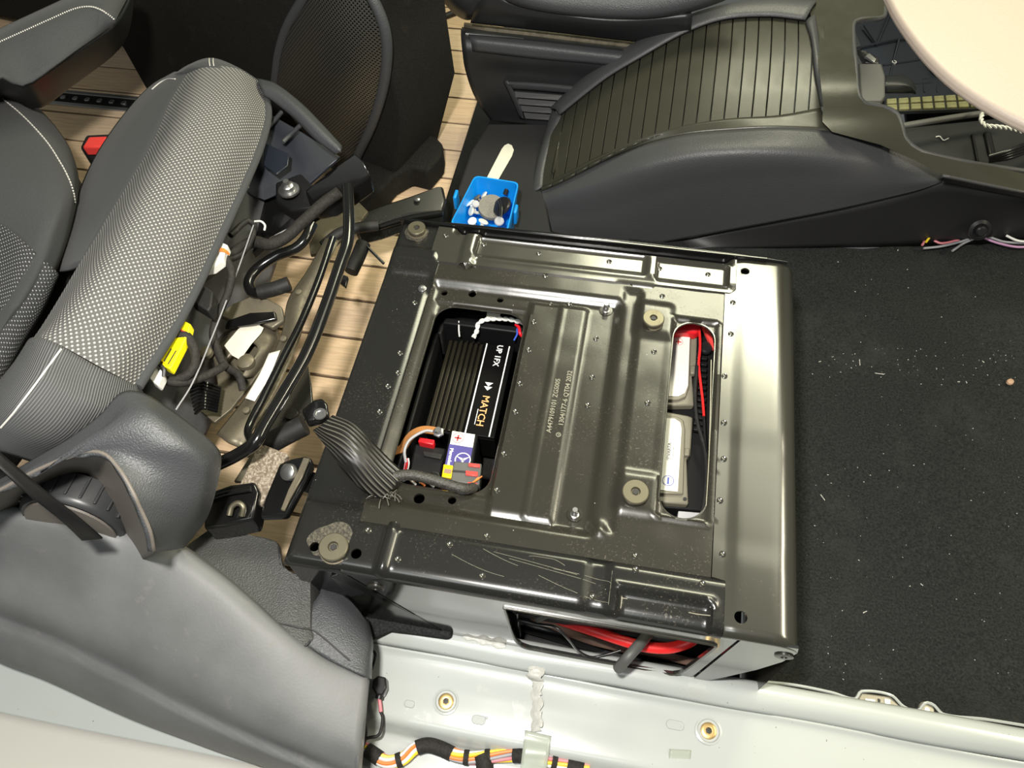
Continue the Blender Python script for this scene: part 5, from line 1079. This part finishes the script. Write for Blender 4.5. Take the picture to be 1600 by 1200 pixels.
tag(tube('grey_rod', CV([(1408, 197, .14), (1450, 190, .138), (1500, 182, .136), (1560, 174, .134)]), .0052, 'conn_grey', None, 10), 'straight grey rod lying across the footwell below the olive strip', 'rod')
bt = thing('footwell_tray', 'black plastic duct with ribbed hose at the right frame edge', 'duct', P(1520, 230, .05))
prism('duct_body', CV([(1400, 200, .10), (1560, 184, .10), (1680, 200, .10), (1680, 290, .10), (1440, 262, .10), (1412, 235, .10)]), .06, 'plastic_dark', bt, .004)
for k in range(4): tube('hose_ring', CV([(1545, 252 - 2.5 * k, .112 + .005 * k), (1580, 246 - 4 * k, .122 + .005 * k), (1630, 225 - 4 * k, .12 + .005 * k)]), .0035, 'grommet', bt, 8)
box('duct_rib', P(1523, 232, .102), (.004, .07, .006), 'void_black', bt, .001); box('duct_rib', P(1546, 226, .102), (.012, .06, .008), 'void_black', bt, .003)
tube('paint_squiggle', CV([(1462, 214, .101), (1468, 213, .103), (1474, 219, .102), (1482, 216, .101)]), .0010, 'wire_white', bt, 6)
twist('twisted_pair', CV([(1546, 158, .17), (1538, 172, .165), (1533, 186, .16), (1540, 196, .16), (1558, 198, .16), (1580, 201, .16), (1605, 208, .16), (1640, 216, .16)]), .0020, 'wire_white', 'white twisted wire pair hanging out below the beige panel', 10)
prism('footwell_floor', [(.80, 1.03, .006), (1.4, 1.03, .006), (1.4, 1.8, .006), (.80, 1.8, .006)], .008, 'void_black', fw)

# ---- beige rounded panel close to the lens
bz = .52
be = [(1360, -60), (1386, -10), (1398, 14), (1412, 36), (1428, 58), (1446, 80), (1466, 101), (1488, 121), (1512, 139), (1538, 156), (1566, 172), (1596, 187), (1640, 206), (1700, 228), (1800, 240), (1860, 160), (1860, -40), (1760, -160), (1560, -190), (1410, -150)]
bo_ = prism('beige_panel', catmull(CV([(x, y, bz) for x, y in be + be[:1]]), 90)[:-1], .014, 'beige', None, .005, 3)
tag(bo_, 'large smooth beige rounded panel covering the upper right corner', 'panel')

# ================================================================== BLUE BOX WITH FASTENERS
bx_ = thing('blue_box', 'open bright blue plastic storage box holding clips and screws', 'box', P(755, 320, .05))
zr = .125; rim = [P(742, 274, zr), P(811, 285, zr), P(793, 362, zr), P(703, 350, zr)]
cen = sum(rim, Vector()) / 4
def ringof(s, z, n=5, rr=.010):
    out = []
    for i in range(4):
        a, b, c = rim[i - 1], rim[i], rim[(i + 1) % 4]; da = (a - b).normalized(); dc = (c - b).normalized()
        for k in range(n):
            t = k / (n - 1); p = (b + da * rr).lerp(b, t).lerp(b.lerp(b + dc * rr, t), t); q = cen + (p - cen) * s; q.z = z; out.append(q)
    return out
lay = [(.86, .052), (.97, zr - .012), (.98, zr - .010), (1.0, zr - .009), (1.0, zr), (.955, zr), (.945, zr - .010), (.94, zr - .016), (.83, .056)]
v = []; f = []; nn = 20
for s, z in lay: v += ringof(s, z)
for i in range(len(lay) - 1):
    for k in range(nn): f.append((i * nn + k, i * nn + (k + 1) % nn, (i + 1) * nn + (k + 1) % nn, (i + 1) * nn + k))
f.append(tuple(range(nn))[::-1]); f.append(tuple(len(v) - nn + k for k in range(nn)))
mesh_obj('box_shell', v, f, 'blue_plastic', bx_, sharp=40)
for px, py in ((713, 312), (806, 335)): box('hanging_tab', P(px, py, zr - .03), (.006, .020, .028), 'blue_plastic', bx_, .002)
tag(prism('wooden_stick', [P(x, y, .0545) for x, y in ((757, 284), (774, 288), (800, 243), (803, 234), (800, 227), (794, 224), (788, 227), (784, 232))], .0022, 'ivory', None, .0006), 'pale flat wooden stick leaning beyond the blue box', 'stick')
zb = .075
tag(revolve('sponge_disc', [(.0225, 0), (.023, .003), (.022, .008), (.0, .0085)], P(768, 326, .10), 'sponge', None, (.15, -.25, 1), 28), 'grey foam disc lying among the fasteners in the blue box', 'disc')
rp = thing('rubber_plug', 'black rubber plug with a ridge leaning on the foam disc', 'plug', P(786, 322, .09))
revolve('plug_cap', [(.016, 0), (.018, .003), (.016, .007), (.006, .009)], P(786, 324, .108), 'grommet', rp, (-.5, -.2, .8), 20)
tube('plug_ridge', CV([(780, 312, .122), (784, 325, .124), (783, 338, .12)]), .0028, 'grommet', rp, 8)
revolve('plug_tip', [(.004, 0), (.004, .008), (.002, .010)], P(789, 304, .108), 'grommet', rp, (.2, .6, .6), 10)
tag(revolve('black_ball', [(.0008, 0), (.0030, .0008), (.0042, .004), (.0030, .0072), (.0008, .008)], P(770, 301, .088), 'grommet', None, n=14), 'small glossy black ball at the far wall of the blue box', 'ball')
def clip(name, px, py, z, ax, m_, r_, label):
    t = thing(name, label, 'clip', P(px, py, z), 'clips in the blue box')
    revolve('clip_head', [(r_, 0), (r_, .0015), (r_ * .8, .0028), (r_ * .4, .003)], P(px, py, z), m_, t, ax, 16)
    p = P(px, py, z); d = Vector(ax).normalized(); revolve('clip_stem', [(r_ * .30, 0), (r_ * .42, .004), (r_ * .28, .005), (r_ * .40, .009), (r_ * .2, .014)], p - d * .0005, m_, t, -d, 10)
clip('trim_clip', 735, 318, .105, (-.6, .3, .7), 'white_plastic', .0085, 'white trim clip at the left of the heap in the blue box')
clip('trim_clip', 743, 319, .112, (.2, -.3, .9), 'grey_plastic', .0065, 'pale grey clip on top of the white clips in the blue box')
clip('trim_clip', 737, 330, .100, (-.7, -.3, .5), 'ivory', .0080, 'ivory trim clip below the pale grey one in the blue box')
clip('trim_clip', 738, 346, .105, (-.2, -.2, 1), 'white_plastic', .0075, 'white trim clip at the near left corner of the blue box')
clip('trim_clip', 755, 347, .102, (.3, .4, .7), 'ivory', .0085, 'ivory clip at the near edge below the foam disc')
clip('trim_clip', 780, 346, .110, (.1, -.3, .9), 'grey_plastic', .0080, 'grey screw plug at the near right corner of the blue box')
clip('trim_clip', 746, 309, .098, (-.5, .2, .6), 'olive_pan', .0070, 'brown clip standing behind the foam disc in the blue box')
clip('trim_clip', 757, 305, .098, (-.7, .1, .6), 'ivory', .0070, 'clip with ivory rim leaning at the far side of the foam disc')
